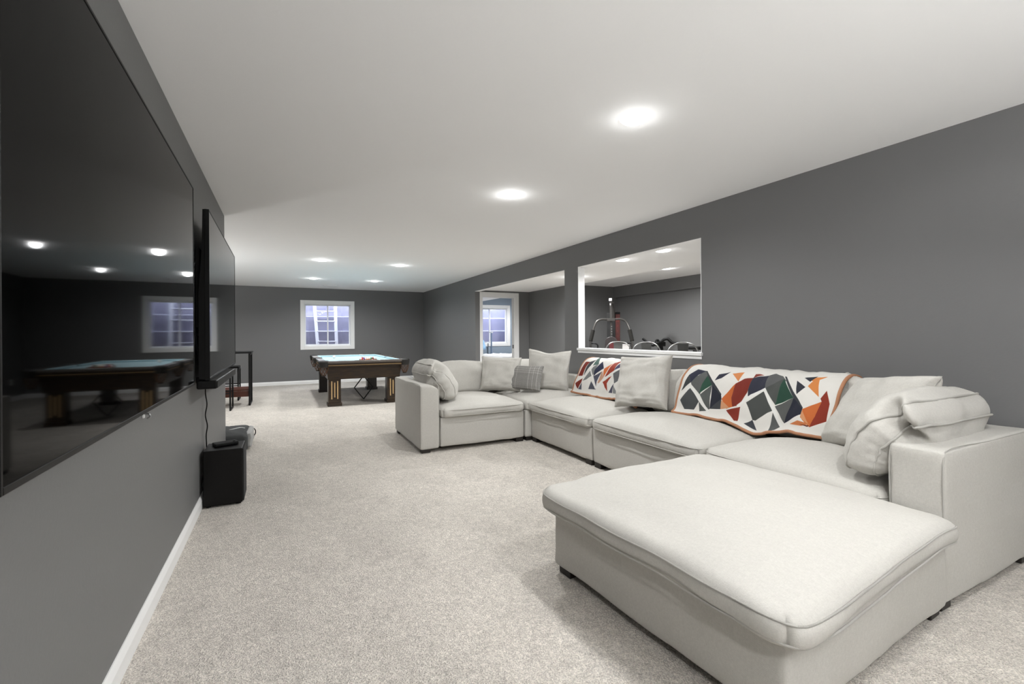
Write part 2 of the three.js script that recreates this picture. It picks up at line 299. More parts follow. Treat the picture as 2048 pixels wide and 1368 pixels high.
for (const [x, z, c, where] of [[5.7, -4.3, 15, 'over the right side of the gym'], [5.6, -7.9, 13, 'over the left side of the gym'], [4.2, -6.06, 13, 'in the hall behind the wall pillar'], [1.765, -0.41, 0, 'beside the camera on the right'], [0.0, 0.6, 0, 'just behind the camera'], [1.765, 1.5, 0, 'far behind the camera'], [-1.9, -7.8, 0, 'over the front of the left bay'], [-1.9, -10.3, 0, 'over the back of the left bay']]) downlight(x, x > XR && x < XS ? SOF : CEIL, z, 'unseen recessed light placed to brighten rooms, ' + where, c || LAMP_CD, OUT);
downlight(3.78, SOF, -4.43, 'left of the two recessed lights in the dropped ceiling seen through the pass-through', 1.8);
downlight(3.77, SOF, -3.74, 'right of the two recessed lights in the dropped ceiling seen through the pass-through', 1.8);
downlight(6.33, CEIL, -6.2, 'half hidden recessed light on the gym ceiling beyond the dropped edge', 7);
downlight(5.9, CEIL, -10.9, 'unseen recessed light placed to brighten the bedroom', 14, OUT);  // unseen lamp, set to brighten the bed and bedroom walls
{
  const v = thing('ceiling_vent', 'small white slotted ceiling vent in front of the back wall window', 'vent', [1.0, CEIL, -11.62]);
  part('vent_frame', merge([rboxAt(-0.15, 0.15, -0.008, 0, -0.07, -0.055, 0.003), rboxAt(-0.15, 0.15, -0.008, 0, 0.055, 0.07, 0.003), rboxAt(-0.15, -0.135, -0.008, 0, -0.055, 0.055, 0.003), rboxAt(0.135, 0.15, -0.008, 0, -0.055, 0.055, 0.003)]), trimPaint, v);
  for (let i = 0; i < 6; i++) part('vent_slat', rbox(0.27, 0.003, 0.016, 0.001, 1), trimPaint, v, [0, -0.004, -0.045 + i * 0.018], [0.6, 0, 0]);
  part('vent_shade_sheet', box(-0.135, 0.135, -0.001, 0, -0.055, 0.055), blackMatte, v);  // flat black sheet stands for the shade inside the vent
}
// uplighters added out of view as fill, to brighten the ceiling
function uplighter(x, z, label, cd) {
  const t = thing('fill_uplighter', label, 'fill light', [x, 0, z]), y = 1.45;
  part('lamp_base', new THREE.CylinderGeometry(0.14, 0.15, 0.025, 32), blackMetal, t, [0, 0.0125, 0]); part('pole', new THREE.CylinderGeometry(0.012, 0.012, y - 0.02, 12), blackMetal, t, [0, y / 2, 0]);
  part('shade', new THREE.LatheGeometry([[0.02, 0], [0.08, 0.02], [0.14, 0.07], [0.16, 0.11], [0.155, 0.11], [0.135, 0.075], [0.078, 0.026], [0.02, 0.006]].map(a => new THREE.Vector2(...a)), 40), blackMetal, t, [0, y - 0.02, 0]);
  part('bulb', new THREE.SphereGeometry(0.045, 20, 14), M({ color: lin(0.9, 0.9, 0.9), emissive: lin(1, 0.97, 0.93), emissiveIntensity: 4 }), t, [0, y + 0.05, 0]);
  const l = new THREE.SpotLight(LAMP_COLOR, cd, 0, 1.54, 0.08, 2); l.position.set(x, y + 0.1, z); l.target.position.set(x, 3, z); l.castShadow = true; l.shadow.radius = 2; scene.add(l, l.target);
}
uplighter(1.3, 1.5, 'added fill uplighter behind the camera, out of view, brightening the ceiling', 27);
uplighter(-2.3, -7.9, 'added fill uplighter in the left bay, out of view, brightening the ceiling', 12);
// ---------------------------------------------------------------- televisions on the left wall
function television(label, zNear, zFar, xNear, xFar, y0, y1, thickTop, thickBottom) {
  const L = Math.hypot(zFar - zNear, xFar - xNear), ry = Math.atan2(xFar - xNear, zFar - zNear) + Math.PI; // local +z runs from far to near
  const t = thing('television', label, 'television', [(xNear + xFar) / 2, 0, (zNear + zFar) / 2], ry);
  const h = y1 - y0, ym = (y0 + y1) / 2, b = 0.009;
  part('screen_panel', rbox(0.006, h - 2 * b, L - 2 * b, 0.002), screen, t, [0, ym, 0]);
  part('bezel', merge([rboxAt(-0.02, 0.005, y0, y1, -L / 2, -L / 2 + b, 0.002), rboxAt(-0.02, 0.005, y0, y1, L / 2 - b, L / 2, 0.002), rboxAt(-0.02, 0.005, y1 - b, y1, -L / 2 + b, L / 2 - b, 0.002), rboxAt(-0.02, 0.005, y0, y0 + b * 1.6, -L / 2 + b, L / 2 - b, 0.002)]), blackPlastic, t);
  const s = new THREE.Shape([[-0.003, y0 + 0.002], [-thickBottom, y0 + 0.01], [-thickBottom, y0 + h * 0.5], [-thickTop - 0.004, y0 + h * 0.8], [-thickTop, y1 - 0.004], [-0.003, y1 - 0.002]].map(a => new THREE.Vector2(...a)));
  const bg = new THREE.ExtrudeGeometry(s, { depth: L - 0.006, bevelEnabled: true, bevelSize: 0.002, bevelThickness: 0.002, bevelSegments: 2 }); bg.translate(0, 0, -L / 2 + 0.003); part('back_cover', bg, blackMatte, t);
  return t;
}
television('nearest very large dark television covering the left wall, reflecting the pool table', -1.068, -3.067, -0.431, -0.45, 0.922, 2.026, 0.028, 0.05);
const tv2 = television('second large dark television beyond, standing off the wall above the soundbar', -3.385, -5.29, -0.417, -0.435, 0.92, 1.99, 0.028, 0.052);
part('wall_mount', merge([rboxAt(-0.1, -0.052, 1.2, 1.7, -0.35, 0.35, 0.004), sqbar([-0.055, 1.1, -0.25], [-0.055, 1.8, -0.25], 0.03), sqbar([-0.055, 1.1, 0.25], [-0.055, 1.8, 0.25], 0.03)]), blackMetal, tv2);
part('connector_panel', merge([rboxAt(-0.075, -0.05, 1.25, 1.75, 0.8, 0.92, 0.004), tube([[-0.06, 1.7, 0.9], [-0.085, 1.6, 0.93], [-0.08, 1.4, 0.92], [-0.065, 1.2, 0.88]], 0.006, 20), tube([[-0.06, 1.6, 0.92], [-0.09, 1.5, 0.9], [-0.08, 1.3, 0.93], [-0.06, 1.05, 0.9]], 0.005, 20)]), blackMatte, tv2);
{
  const t = thing('soundbar', 'long black soundbar under the second television', 'soundbar', [-0.43, 0.89, -4.0]);
  part('body', rbox(0.11, 0.054, 1.22, 0.012, 3), blackPlastic, t);
  part('grille', rbox(0.006, 0.044, 1.2, 0.002), M({ color: lin(0.014, 0.014, 0.014), roughness: 0.95 }), t, [0.054, 0, 0]);
  for (const z of [-0.33, 0.33]) part('bracket', rboxAt(-0.093, -0.05, -0.01, 0.03, z - 0.02, z + 0.02, 0.003), blackMetal, t);
}
single('power_cord', tube([[-0.505, 0.865, -3.93], [-0.508, 0.78, -3.94], [-0.5, 0.7, -3.945], [-0.512, 0.62, -3.96], [-0.503, 0.54, -3.98], [-0.511, 0.47, -3.985], [-0.51, 0.4, -3.99], [-0.512, 0.2, -3.985], [-0.508, 0.06, -3.975]], 0.004, 60), blackPlastic, 'thin black power cord hanging down the wall from the soundbar to the subwoofer', 'cord');
{
  const t = thing('subwoofer', 'black box subwoofer on the carpet by the left wall', 'speaker', [-0.385, 0, -3.89]);
  part('cabinet', rbox(0.235, 0.385, 0.27, 0.006), P({ color: lin(0.003, 0.0026, 0.0024), roughness: 0.4, specularIntensity: 0.45 }), t, [0, 0.205, 0]);
  part('grille', rbox(0.01, 0.37, 0.25, 0.004), M({ color: lin(0.012, 0.012, 0.012), roughness: 0.95 }), t, [0.121, 0.205, 0]);
  for (const x of [-0.09, 0.09]) for (const z of [-0.1, 0.1]) part('foot', new THREE.CylinderGeometry(0.014, 0.016, 0.014, 14), blackMatte, t, [x, 0.007, z]);
  part('signal_cable', tube([[-0.1, 0.25, -0.135], [-0.125, 0.24, -0.05], [-0.128, 0.2, 0.06], [-0.127, 0.15, 0.1], [-0.1, 0.14, 0.1]], 0.004, 24), blackPlastic, t);
}
{
  const t = thing('streaming_box', 'flat black media player lying on top of the subwoofer', 'media player', [-0.385, 0.398, -3.92], 0.35);
  part('case', rbox(0.15, 0.022, 0.09, 0.006), blackPlastic, t, [0, 0.0115, 0]); part('button', new THREE.CylinderGeometry(0.008, 0.008, 0.003, 16), blackMatte, t, [0.05, 0.024, 0.02]);
}
{
  const t = thing('cable_clip', 'small pale clip fixed to the wall under the nearest television', 'cable clip', [XL, 0.868, -2.36]);
  part('clip_base', rbox(0.008, 0.024, 0.02, 0.003), trimPaint, t, [0.004, 0, 0]); part('clip_hook', tube([[0.008, 0.006, 0], [0.022, 0.004, 0], [0.026, -0.008, 0], [0.016, -0.014, 0]], 0.004, 14), M({ color: lin(0.3, 0.3, 0.3), roughness: 0.3, metalness: 0.7 }), t);
}
{
  const t = thing('floor_cushion', 'charcoal folded pet bed on the carpet behind the subwoofer', 'pet bed', [-0.52, 0, -5.72]);
  const felt = M({ color: lin(0.045, 0.047, 0.047), roughness: 1, bumpMap: rep(weaveBump, 3, 3), bumpScale: 0.002 });
  part('mattress', softBox({ w: 0.36, h: 0.17, d: 0.66, r: 0.05, n: [18, 8, 24], top: 0.03, amp: 0.008, freq: 9 }), felt, t, [0, 0.09, 0]);
  part('cover_flap', softBox({ w: 0.05, h: 0.15, d: 0.5, r: 0.02, n: [6, 10, 18], amp: 0.012, freq: 14 }), M({ color: lin(0.33, 0.33, 0.32), roughness: 0.95 }), t, [0.185, 0.1, -0.05]);
  part('carry_handle', tube([[0.2, 0.16, -0.2], [0.225, 0.13, -0.22], [0.225, 0.08, -0.25], [0.205, 0.05, -0.26]], 0.005, 18), blackMatte, t);
  part('cord', tube([[-0.1, 0.19, 0.1], [0.0, 0.2, 0.06], [0.1, 0.205, 0.0], [0.14, 0.2, 0.02]], 0.005, 20), trimPaint, t);
}
// ---------------------------------------------------------------- bar table and stools by the back corner
const tableWood = M({ color: lin(0.2, 0.06, 0.035), map: rep(woodMap, 2, 2), roughness: 0.5 });
{
  const t = thing('bar_table', 'tall black framed bar table with a red-brown lower shelf', 'table', [-0.78, 0, -9.33]);
  for (const [x, nm] of [[0.25, 'a'], [-0.25, 'b']]) part('side_frame', merge([sqbar([x, 0, 0.27], [x, 0.9, 0.27], 0.03), sqbar([x, 0, -0.27], [x, 0.9, -0.27], 0.03), sqbar([x, 0.015, -0.27], [x, 0.015, 0.27], 0.03), sqbar([x, 0.885, -0.27], [x, 0.885, 0.27], 0.03)]), blackMetal, t);
  part('table_top', rbox(0.56, 0.028, 0.58, 0.004), blackMetal, t, [0, 0.915, 0]);
  part('shelf', rbox(0.47, 0.028, 0.5, 0.004), tableWood, t, [0, 0.27, 0]);
  part('shelf_front', rbox(0.47, 0.1, 0.02, 0.004), tableWood, t, [0, 0.205, 0.255]);
}
{
  const make = (label, x, z) => {
    const t = thing('bar_stool', label, 'stool', [x, 0, z]);
    for (const s of [-0.18, 0.18]) { part('leg_frame', merge([sqbar([s, 0, 0.2], [s, 0.6, 0.2], 0.024), sqbar([s, 0, -0.2], [s, 0.6, -0.2], 0.024), sqbar([s, 0.012, -0.2], [s, 0.012, 0.2], 0.024), sqbar([s, 0.59, -0.2], [s, 0.59, 0.2], 0.024)]), blackMetal, t); }
    for (const z of [-0.2, 0.2]) part('footrest', sqbar([-0.18, 0.28, z], [0.18, 0.28, z], 0.02), blackMetal, t);
    part('seat', rbox(0.38, 0.03, 0.43, 0.008), blackMatte, t, [0, 0.62, 0]); return t;
  };
  make('nearer low black metal stool in front of the bar table', -0.95, -8.74);
  make('farther low black metal stool behind the bar table', -0.94, -10.05);
}
// ---------------------------------------------------------------- pool table
{
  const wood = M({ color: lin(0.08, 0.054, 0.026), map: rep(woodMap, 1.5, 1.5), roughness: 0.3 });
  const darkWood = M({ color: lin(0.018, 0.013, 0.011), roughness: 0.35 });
  const cloth = M({ color: lin(0.42, 0.6, 0.66), roughness: 0.95, bumpMap: rep(weaveBump, 6, 6), bumpScale: 0.0004 });
  const gold = M({ color: lin(0.5, 0.33, 0.14), roughness: 0.35, metalness: 0.3 });
  const maple = M({ color: lin(0.62, 0.42, 0.2), roughness: 0.4 });
  const leather = M({ color: lin(0.01, 0.009, 0.008), roughness: 0.5 }), netMat = M({ color: lin(0.1, 0.045, 0.02), roughness: 0.8 });
  const w = 1.46, d = 2.74, y = 0.775, t = thing('pool_table', 'brown wooden pool table with pale blue cloth and netted pockets in front of the window', 'pool table', [1.262, 0, -9.42]);
  part('bed_cloth', uvBox(rbox(w - 0.2, 0.03, d - 0.2, 0.004)), cloth, t, [0, y - 0.05, 0]);
  const rw = 0.11;
  const rail = (x0, x1, z0, z1) => {
    const r = part('rail', uvBox(rboxAt(x0, x1, y - 0.04, y, z0, z1, 0.01)), wood, t);
    return r;
  };
  const px = w / 2, pz = d / 2, gap = 0.1;
  const glossy = P({ color: lin(0.1, 0.085, 0.075), roughness: 0.25, clearcoat: 1, clearcoatRoughness: 0.08 });
  const cush = (x0, x1, z0, z1) => part('cushion_rail', uvBox(rboxAt(x0, x1, y - 0.035, y - 0.004, z0, z1, 0.01)), cloth, t);
  for (const s of [-1, 1]) {
    const a = s < 0 ? [-px, -px + rw] : [px - rw, px];
    for (const [z0, z1] of [[-pz + gap, -0.06], [0.06, pz - gap]]) { const r = rail(a[0], a[1], z0, z1); r.material = glossy; const c = s < 0 ? [-px + rw, -px + rw + 0.045] : [px - rw - 0.045, px - rw]; cush(c[0], c[1], z0 + 0.03, z1 - 0.03);
      for (let i = 1; i < 4; i++) part('sight', new THREE.CylinderGeometry(0.007, 0.007, 0.002, 4), maple, r, [(a[0] + a[1]) / 2, y + 0.0005, z0 + (z1 - z0) * i / 4]); }
    const e = s < 0 ? [-pz, -pz + rw] : [pz - rw, pz]; const r = rail(-px + gap, px - gap, e[0], e[1]); r.material = glossy;
    const c = s < 0 ? [-pz + rw, -pz + rw + 0.045] : [pz - rw - 0.045, pz - rw]; cush(-px + gap + 0.03, px - gap - 0.03, c[0], c[1]);
    for (let i = 1; i < 4; i++) part('sight', new THREE.CylinderGeometry(0.007, 0.007, 0.002, 4), maple, r, [-px + gap + (w - 2 * gap) * i / 4, y + 0.0005, (e[0] + e[1]) / 2]);
  }
  // apron boards under the rails with a pale inlaid line
  for (const s of [-1, 1]) {
    const a = part('apron', uvBox(rboxAt(-px + 0.06, px - 0.06, y - 0.1, y - 0.03, s > 0 ? pz - 0.045 : -pz + 0.02, s > 0 ? pz - 0.02 : -pz + 0.045, 0.004)), wood, t);
    part('inlay_line', rboxAt(-px + 0.06, px - 0.06, y - 0.078, y - 0.07, s > 0 ? pz - 0.021 : -pz + 0.017, s > 0 ? pz - 0.017 : -pz + 0.021, 0.001), gold, a);
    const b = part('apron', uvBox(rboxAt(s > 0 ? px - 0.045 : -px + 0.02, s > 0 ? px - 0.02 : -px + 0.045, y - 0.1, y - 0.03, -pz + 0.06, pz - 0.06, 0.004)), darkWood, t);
    part('inlay_line', rboxAt(s > 0 ? px - 0.021 : -px + 0.017, s > 0 ? px - 0.017 : -px + 0.021, y - 0.078, y - 0.07, -pz + 0.06, pz - 0.06, 0.001), gold, b);
  }
  // tapered cabinet
  const ends = (s) => { const sh = new THREE.Shape([[-px + 0.1, y - 0.1], [px - 0.1, y - 0.1], [0.6, 0.5], [0.6, 0.46], [-0.6, 0.46], [-0.6, 0.5]].map(q => new THREE.Vector2(...q))); const g = new THREE.ExtrudeGeometry(sh, { depth: 0.03, bevelEnabled: true, bevelSize: 0.003, bevelThickness: 0.003, bevelSegments: 1 }); g.translate(0, 0, s > 0 ? 1.2 : -1.23); return g; };
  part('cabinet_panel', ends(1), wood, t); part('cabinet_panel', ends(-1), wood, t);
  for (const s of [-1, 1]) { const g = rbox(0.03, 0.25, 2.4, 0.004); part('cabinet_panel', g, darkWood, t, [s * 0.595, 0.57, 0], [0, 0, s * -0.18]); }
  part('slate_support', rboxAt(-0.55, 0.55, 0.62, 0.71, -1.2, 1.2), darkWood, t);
  part('cross_beam', rboxAt(-0.5, 0.5, 0.46, 0.56, -0.07, 0.07), blackMatte, t);
  for (const sx of [-1, 1]) for (const sz of [-1, 1]) {
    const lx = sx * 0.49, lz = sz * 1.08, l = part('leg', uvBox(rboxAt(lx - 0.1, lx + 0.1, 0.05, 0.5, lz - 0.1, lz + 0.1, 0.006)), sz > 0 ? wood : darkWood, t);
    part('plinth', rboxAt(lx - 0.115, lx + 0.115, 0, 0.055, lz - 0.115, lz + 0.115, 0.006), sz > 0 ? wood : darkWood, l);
    const zf = lz + 0.1, inl = sz;
    [-0.047, 0, 0.047].forEach((o, i) => part('slat', rboxAt(lx + o - 0.009, lx + o + 0.009, i === 1 ? 0.15 : 0.12, i === 1 ? 0.4 : 0.425, lz + (inl > 0 ? 0.097 : -0.106), lz + (inl > 0 ? 0.106 : -0.097), 0.002), maple, l));
  }
  // leather pockets with net bags
  const pocket = (x, z, mid) => {
    const g = new THREE.TorusGeometry(0.062, 0.026, 10, 24); g.rotateX(Math.PI / 2); g.scale(1, 1.1, 1);
    const pk = part('pocket', merge([g, (() => { const c = new THREE.CylinderGeometry(0.085, 0.075, 0.075, 24, 1, true); c.translate(0, -0.045, 0); return c; })()]), leather, t, [x, y - 0.018, z]);
    const parts = [], n = 7;
    for (let k = 0; k < n; k++) for (const dir of [-1, 1]) { const pts = []; for (let i = 0; i <= 6; i++) { const f = i / 6, a = k / n * 6.283 + dir * f * 1.6, r = 0.072 * (1 - 0.62 * f * f); pts.push([Math.cos(a) * r, -0.07 - 0.15 * f, Math.sin(a) * r]); } parts.push(tube(pts, 0.0038, 8, 5)); }
    part('pocket_net', merge(parts), netMat, pk);
    part('net_ring', (() => { const q = new THREE.TorusGeometry(0.026, 0.008, 8, 16); q.rotateX(Math.PI / 2); q.translate(0, -0.225, 0); return q; })(), leather, pk);
  };
  for (const sx of [-1, 1]) { pocket(sx * (px - 0.06), pz - 0.06); pocket(sx * (px - 0.06), -pz + 0.06); pocket(sx * (px - 0.05), 0); }
  // ball rack hanging underneath
  const rk = thing('ball_rack', 'black diamond shaped rack hanging under the pool table', 'ball rack', [1.29, 0, -8.55]);
  part('frame', merge([sqbar([0, 0.47, 0], [-0.16, 0.26, 0], 0.018), sqbar([-0.16, 0.26, 0], [0, 0.05, 0], 0.018), sqbar([0, 0.05, 0], [0.16, 0.26, 0], 0.018), sqbar([0.16, 0.26, 0], [0, 0.47, 0], 0.018)]), blackPlastic, rk);
  part('hook', tube([[0, 0.47, 0], [0, 0.5, 0.01], [0, 0.51, -0.02], [0, 0.48, -0.03]], 0.005, 12), blackMetal, rk);
  // balls and triangle on the cloth
  const by = y - 0.035, R = 0.0286;
  single('cue_ball', new THREE.SphereGeometry(R, 24, 16), M({ color: lin(0.85, 0.84, 0.8), roughness: 0.1 }), 'single white cue ball at the far left of the pale blue cloth', 'ball', [0.92, by + R, -9.9]);
  const tri = thing('triangle_rack', 'brown wooden triangle rack around the balls on the pool table', 'triangle rack', [1.36, by, -8.75], 0.35);
  const A = [[-0.17, 0.1], [0.17, 0.1], [0, -0.2]];
  part('rack_side', merge([0, 1, 2].map(i => { const a = A[i], b = A[(i + 1) % 3]; return sqbar([a[0], 0.013, a[1]], [b[0], 0.013, b[1]], 0.014, 0.024); })), M({ color: lin(0.2, 0.06, 0.03), roughness: 0.4 }), tri);
  const cols = [[0.7, 0.45, 0.05, 'yellow'], [0.03, 0.06, 0.3, 'blue'], [0.45, 0.02, 0.02, 'red'], [0.12, 0.04, 0.2, 'purple'], [0.75, 0.2, 0.04, 'orange'], [0.02, 0.16, 0.06, 'green'], [0.2, 0.03, 0.03, 'maroon'], [0.01, 0.01, 0.01, 'black']];
  let k = 0; const white = M({ color: lin(0.85, 0.83, 0.78), roughness: 0.12 });
  for (let r = 0; r < 5; r++) for (let c = 0; c <= r; c++) {
    const lx = (c - r / 2) * 0.0575, lz = -0.13 + r * 0.0498, a = 0.35, X = 1.36 + lx * Math.cos(a) + lz * Math.sin(a), Z = -8.75 - lx * Math.sin(a) + lz * Math.cos(a);
    const q = cols[k % 8], stripe = k >= 8, row = ['tip', 'second', 'third', 'fourth', 'last'][r], pos = r === 0 ? '' : ['first', 'second', 'third', 'fourth', 'fifth'][c] + ' from the left in the ';
    const bm = M({ color: lin(q[0], q[1], q[2]), roughness: 0.12 });
    const b = single('pool_ball', new THREE.SphereGeometry(R, 18, 12), stripe ? white : bm, `${stripe ? 'white and ' + q[3] + ' striped' : q[3] + ' pool'} ball, ${pos}${row}${r === 0 ? ' of the triangle' : ' row of the triangle'}`, 'ball', [X, by + R, Z], [0, 0, 0], 'racked pool balls');
    if (stripe) part('stripe', new THREE.SphereGeometry(R * 1.012, 18, 6, 0, Math.PI * 2, Math.PI * 0.33, Math.PI * 0.34), bm, b, [0, 0, 0], [0.5, 0, 0.6 + k]);
    k++;
  }
}
// ---------------------------------------------------------------- the white sectional sofa
const SEAT_LO = 0.345, ARM_H = 0.685;
function feet(g, w, d) { for (const x of [-1, 1]) for (const z of [-1, 1]) part('foot', rbox(0.09, 0.06, 0.09, 0.006), footWood, g, [x * (w / 2 - 0.062), 0.03, z * (d / 2 - 0.062)]); }
function seamLoop(w, d, y, r, bulge = 0) { // piping round a cushion edge
  const pts = [], n = 10; const c = r;
  const corners = [[1, 1], [-1, 1], [-1, -1], [1, -1]];
  for (let k = 0; k < 4; k++) { const [sx, sz] = corners[k], a0 = k === 0 ? Math.PI / 2 * 0 : k * Math.PI / 2; for (let i = 0; i <= 4; i++) { const a = k * Math.PI / 2 + i / 4 * Math.PI / 2; pts.push(V(sx * (w / 2 - c) + Math.cos(a) * c, y, sz * (d / 2 - c) + Math.sin(a) * c)); } }
  return tube(pts, 0.0035, 160, 6, true);
}
function sofaModule(o) { // local: front faces +z, width along x
  const { w, d, arm = 0, seatW = w - (arm ? 0.205 : 0), seatD = d - 0.3, sx = arm ? -arm * 0.1025 : 0 } = o;
  const t = thing('sofa_module', o.label, 'sofa', o.p, o.ry);
  part('base', softBox({ w: seatW - 0.008, h: 0.305, d: d - 0.02, r: 0.02, n: [24, 10, 30], front: 0.006, amp: 0.006, freq: 4.5 }), linen, t, [sx, 0.195, 0]);
  const cd = seatD + 0.08, zc = d / 2 - cd / 2 + 0.03;
  const seat = part('seat_cushion', softBox({ w: seatW - 0.012, h: 0.1, d: cd, r: 0.042, n: [44, 10, 44], top: 0.08, amp: 0.008, freq: 4, pc: 0.07, f: o.seatF }), linen, t, [sx, SEAT_LO + 0.045, zc]);
  part('piping', seamLoop(seatW - 0.022, cd - 0.01, 0.03, 0.07), linen, seat); part('piping', seamLoop(seatW - 0.022, cd - 0.01, -0.03, 0.07), linen, seat);
  part('back_frame', softBox({ w: seatW - 0.01, h: 0.62, d: 0.13, r: 0.03, n: [18, 14, 8], amp: 0.004 }), linen, t, [sx, 0.36, -d / 2 + 0.07]);
  if (o.sideBack) part('back_frame', softBox({ w: 0.13, h: 0.62, d: d - 0.02, r: 0.03, n: [8, 14, 18], amp: 0.004 }), linen, t, [o.sideBack * (w / 2 - 0.07), 0.36, 0]);
  if (o.back !== false) {
    const bw = o.backW || seatW - 0.03, bh = o.backH || 0.385;
    part('back_cushion', softBox({ w: bw, h: bh, d: 0.2, r: 0.085, n: [40, 26, 14], top: 0.03, front: 0.05, amp: 0.012, freq: 5, f: v => { v.z -= 0.1 * (v.y / bh + 0.5); } }), linen, t, [sx + (o.backX || 0), SEAT_LO + 0.105 + bh / 2, -d / 2 + 0.27], [0, 0, 0]);
  }
  if (arm) {
    const a = part('arm', softBox({ w: 0.2, h: ARM_H - 0.035, d: d - 0.01, r: 0.022, n: [12, 20, 30], amp: 0.005, freq: 4, f: v => { const u = Math.max(0, -arm * v.x / 0.1), e = Math.max(0, v.y / (ARM_H * 0.47)); v.y -= (o.slope || 0) * u * u * e * e; } }), linen, t, [arm * (w / 2 - 0.1), 0.035 + (ARM_H - 0.035) / 2, 0]);
    const hh = (ARM_H - 0.035) / 2;
    for (const s of [-1, 1]) part('piping', tube([[s * 0.092, hh - 0.006, -d / 2 + 0.03], [s * 0.092, hh - 0.006, 0], [s * 0.092, hh - 0.006, d / 2 - 0.03], [s * 0.094, hh - 0.03, d / 2 - 0.012], [s * 0.094, 0, d / 2 - 0.01], [s * 0.094, -hh + 0.02, d / 2 - 0.01]], 0.003, 60, 6), linen, a);
  }
  feet(t, w, d);
  return t;
}
sofaModule({ w: 1.19, d: 1.18, arm: -1, p: [1.815, 0, -5.06], ry: 0, slope: 0.05, label: 'far left white sofa section with an arm, facing the camera' });
sofaModule({ w: 1.07, d: 1.18, sideBack: 1, p: [2.95, 0, -5.06], ry: 0, label: 'white corner sofa section behind the plaid pillow', seatW: 1.07, backW: 0.8, backX: -0.1 });
sofaModule({ w: 1.13, d: 1.0, p: [2.97, 0, -3.9], ry: -Math.PI / 2, label: 'white armless sofa section under the left half of the throw, next to the corner' });
sofaModule({ w: 1.21, d: 1.0, p: [2.97, 0, -2.72], ry: -Math.PI / 2, label: 'white armless sofa section under the larger throw, in the middle of the run' });
sofaModule({ w: 1.22, d: 1.0, arm: 1, p: [2.97, 0, -1.495], ry: -Math.PI / 2, label: 'near right white sofa section with a square arm beside the ottoman' });
{ // ottoman
  const t = thing('ottoman', 'large white upholstered ottoman in the foreground', 'ottoman', [1.845, 0, -1.415], 0.06);
  part('base', softBox({ w: 1.2, h: 0.3, d: 1.14, r: 0.02, n: [40, 14, 40], front: 0.008, side: 0.008, amp: 0.006, freq: 3.5 }), linen, t, [0, 0.19, 0]);
  const ottoF = v => { v.y += 0.014 * noise.noise(v.x * 3, 2.2, v.z * 3) + 0.007 * noise.noise(v.x * 9, 5.2, v.z * 2.2) * Math.max(0, 0.4 - v.x); if (v.z > 0.45) v.y += 0.03 * (v.z - 0.45) / 0.15 * Math.sin(v.x * 4.2 + 0.3) * 0.6; };
  const ottoSeam = y => { const g = seamLoop(1.264, 1.249, y, 0.1), p = g.attributes.position, q = V(0, 0, 0); for (let i = 0; i < p.count; i++) { q.fromBufferAttribute(p, i); ottoF(q); p.setXYZ(i, q.x, q.y, q.z); } g.computeVertexNormals(); return g; };
  const c = part('seat_cushion', softBox({ w: 1.275, h: 0.1, d: 1.26, r: 0.045, n: [64, 12, 64], top: 0.072, amp: 0.007, freq: 3, pc: 0.1, f: ottoF }), linen, t, [-0.045, 0.375, 0.005]);
  part('piping', ottoSeam(0.03), linen, c); part('piping', ottoSeam(-0.03), linen, c);
  feet(t, 1.2, 1.14);
}
// ---------------------------------------------------------------- pillows
function lookBasis(n, upHint = V(0, 1, 0)) { const z = V(...n).normalize(), x = upHint.clone().cross(z).normalize(), y = z.clone().cross(x); return new THREE.Matrix4().makeBasis(x, y, z); }
function throwPillow(label, p, n, roll, o, sd, mat = linen, name = 'throw_pillow') {
  const t = thing(name, label, 'pillow', p); t.quaternion.setFromRotationMatrix(lookBasis(n)); t.rotateZ(roll);
  part('cover', pillowGeo(o, sd), mat, t); part('piping', pillowEdge(o, sd, o.edge || 0.0035), mat, t);
  return t;
}
throwPillow('white square pillow left of the plaid pillow, against the corner back cushion', [2.42, 0.705, -5.12], [-0.48, 0.26, 0.84], -0.04, { w: 0.5, h: 0.43, t: 0.2, pinch: 0.06 }, 2);
throwPillow('large white pillow with pointed corners right of the plaid pillow', [2.96, 0.747, -4.87], [-0.61, 0.26, 0.75], -0.05, { w: 0.54, h: 0.52, t: 0.2, pinch: 0.075, chop: 0.06 }, 7);
throwPillow('white square pillow leaning between the two patterned throws', [2.99, 0.745, -3.23], [-0.9, 0.34, 0.27], 0.06, { w: 0.53, h: 0.5, t: 0.2, pinch: 0.075, amp: 0.022 }, 13);
throwPillow('white gusseted pillow standing on edge behind the big arm cushion', [3.06, 0.715, -1.4], [-0.76, 0.45, -0.38], 0.14, { w: 0.47, h: 0.47, t: 0.22, pinch: 0.05, f: q => { q.x += 0.3 * q.y; } }, 17);
throwPillow('white pillow mostly hidden behind the near arm pillows', [3.24, 0.7, -1.55], [-0.9, 0.3, -0.2], -0.2, { w: 0.42, h: 0.4, t: 0.15, pinch: 0.06 }, 23);
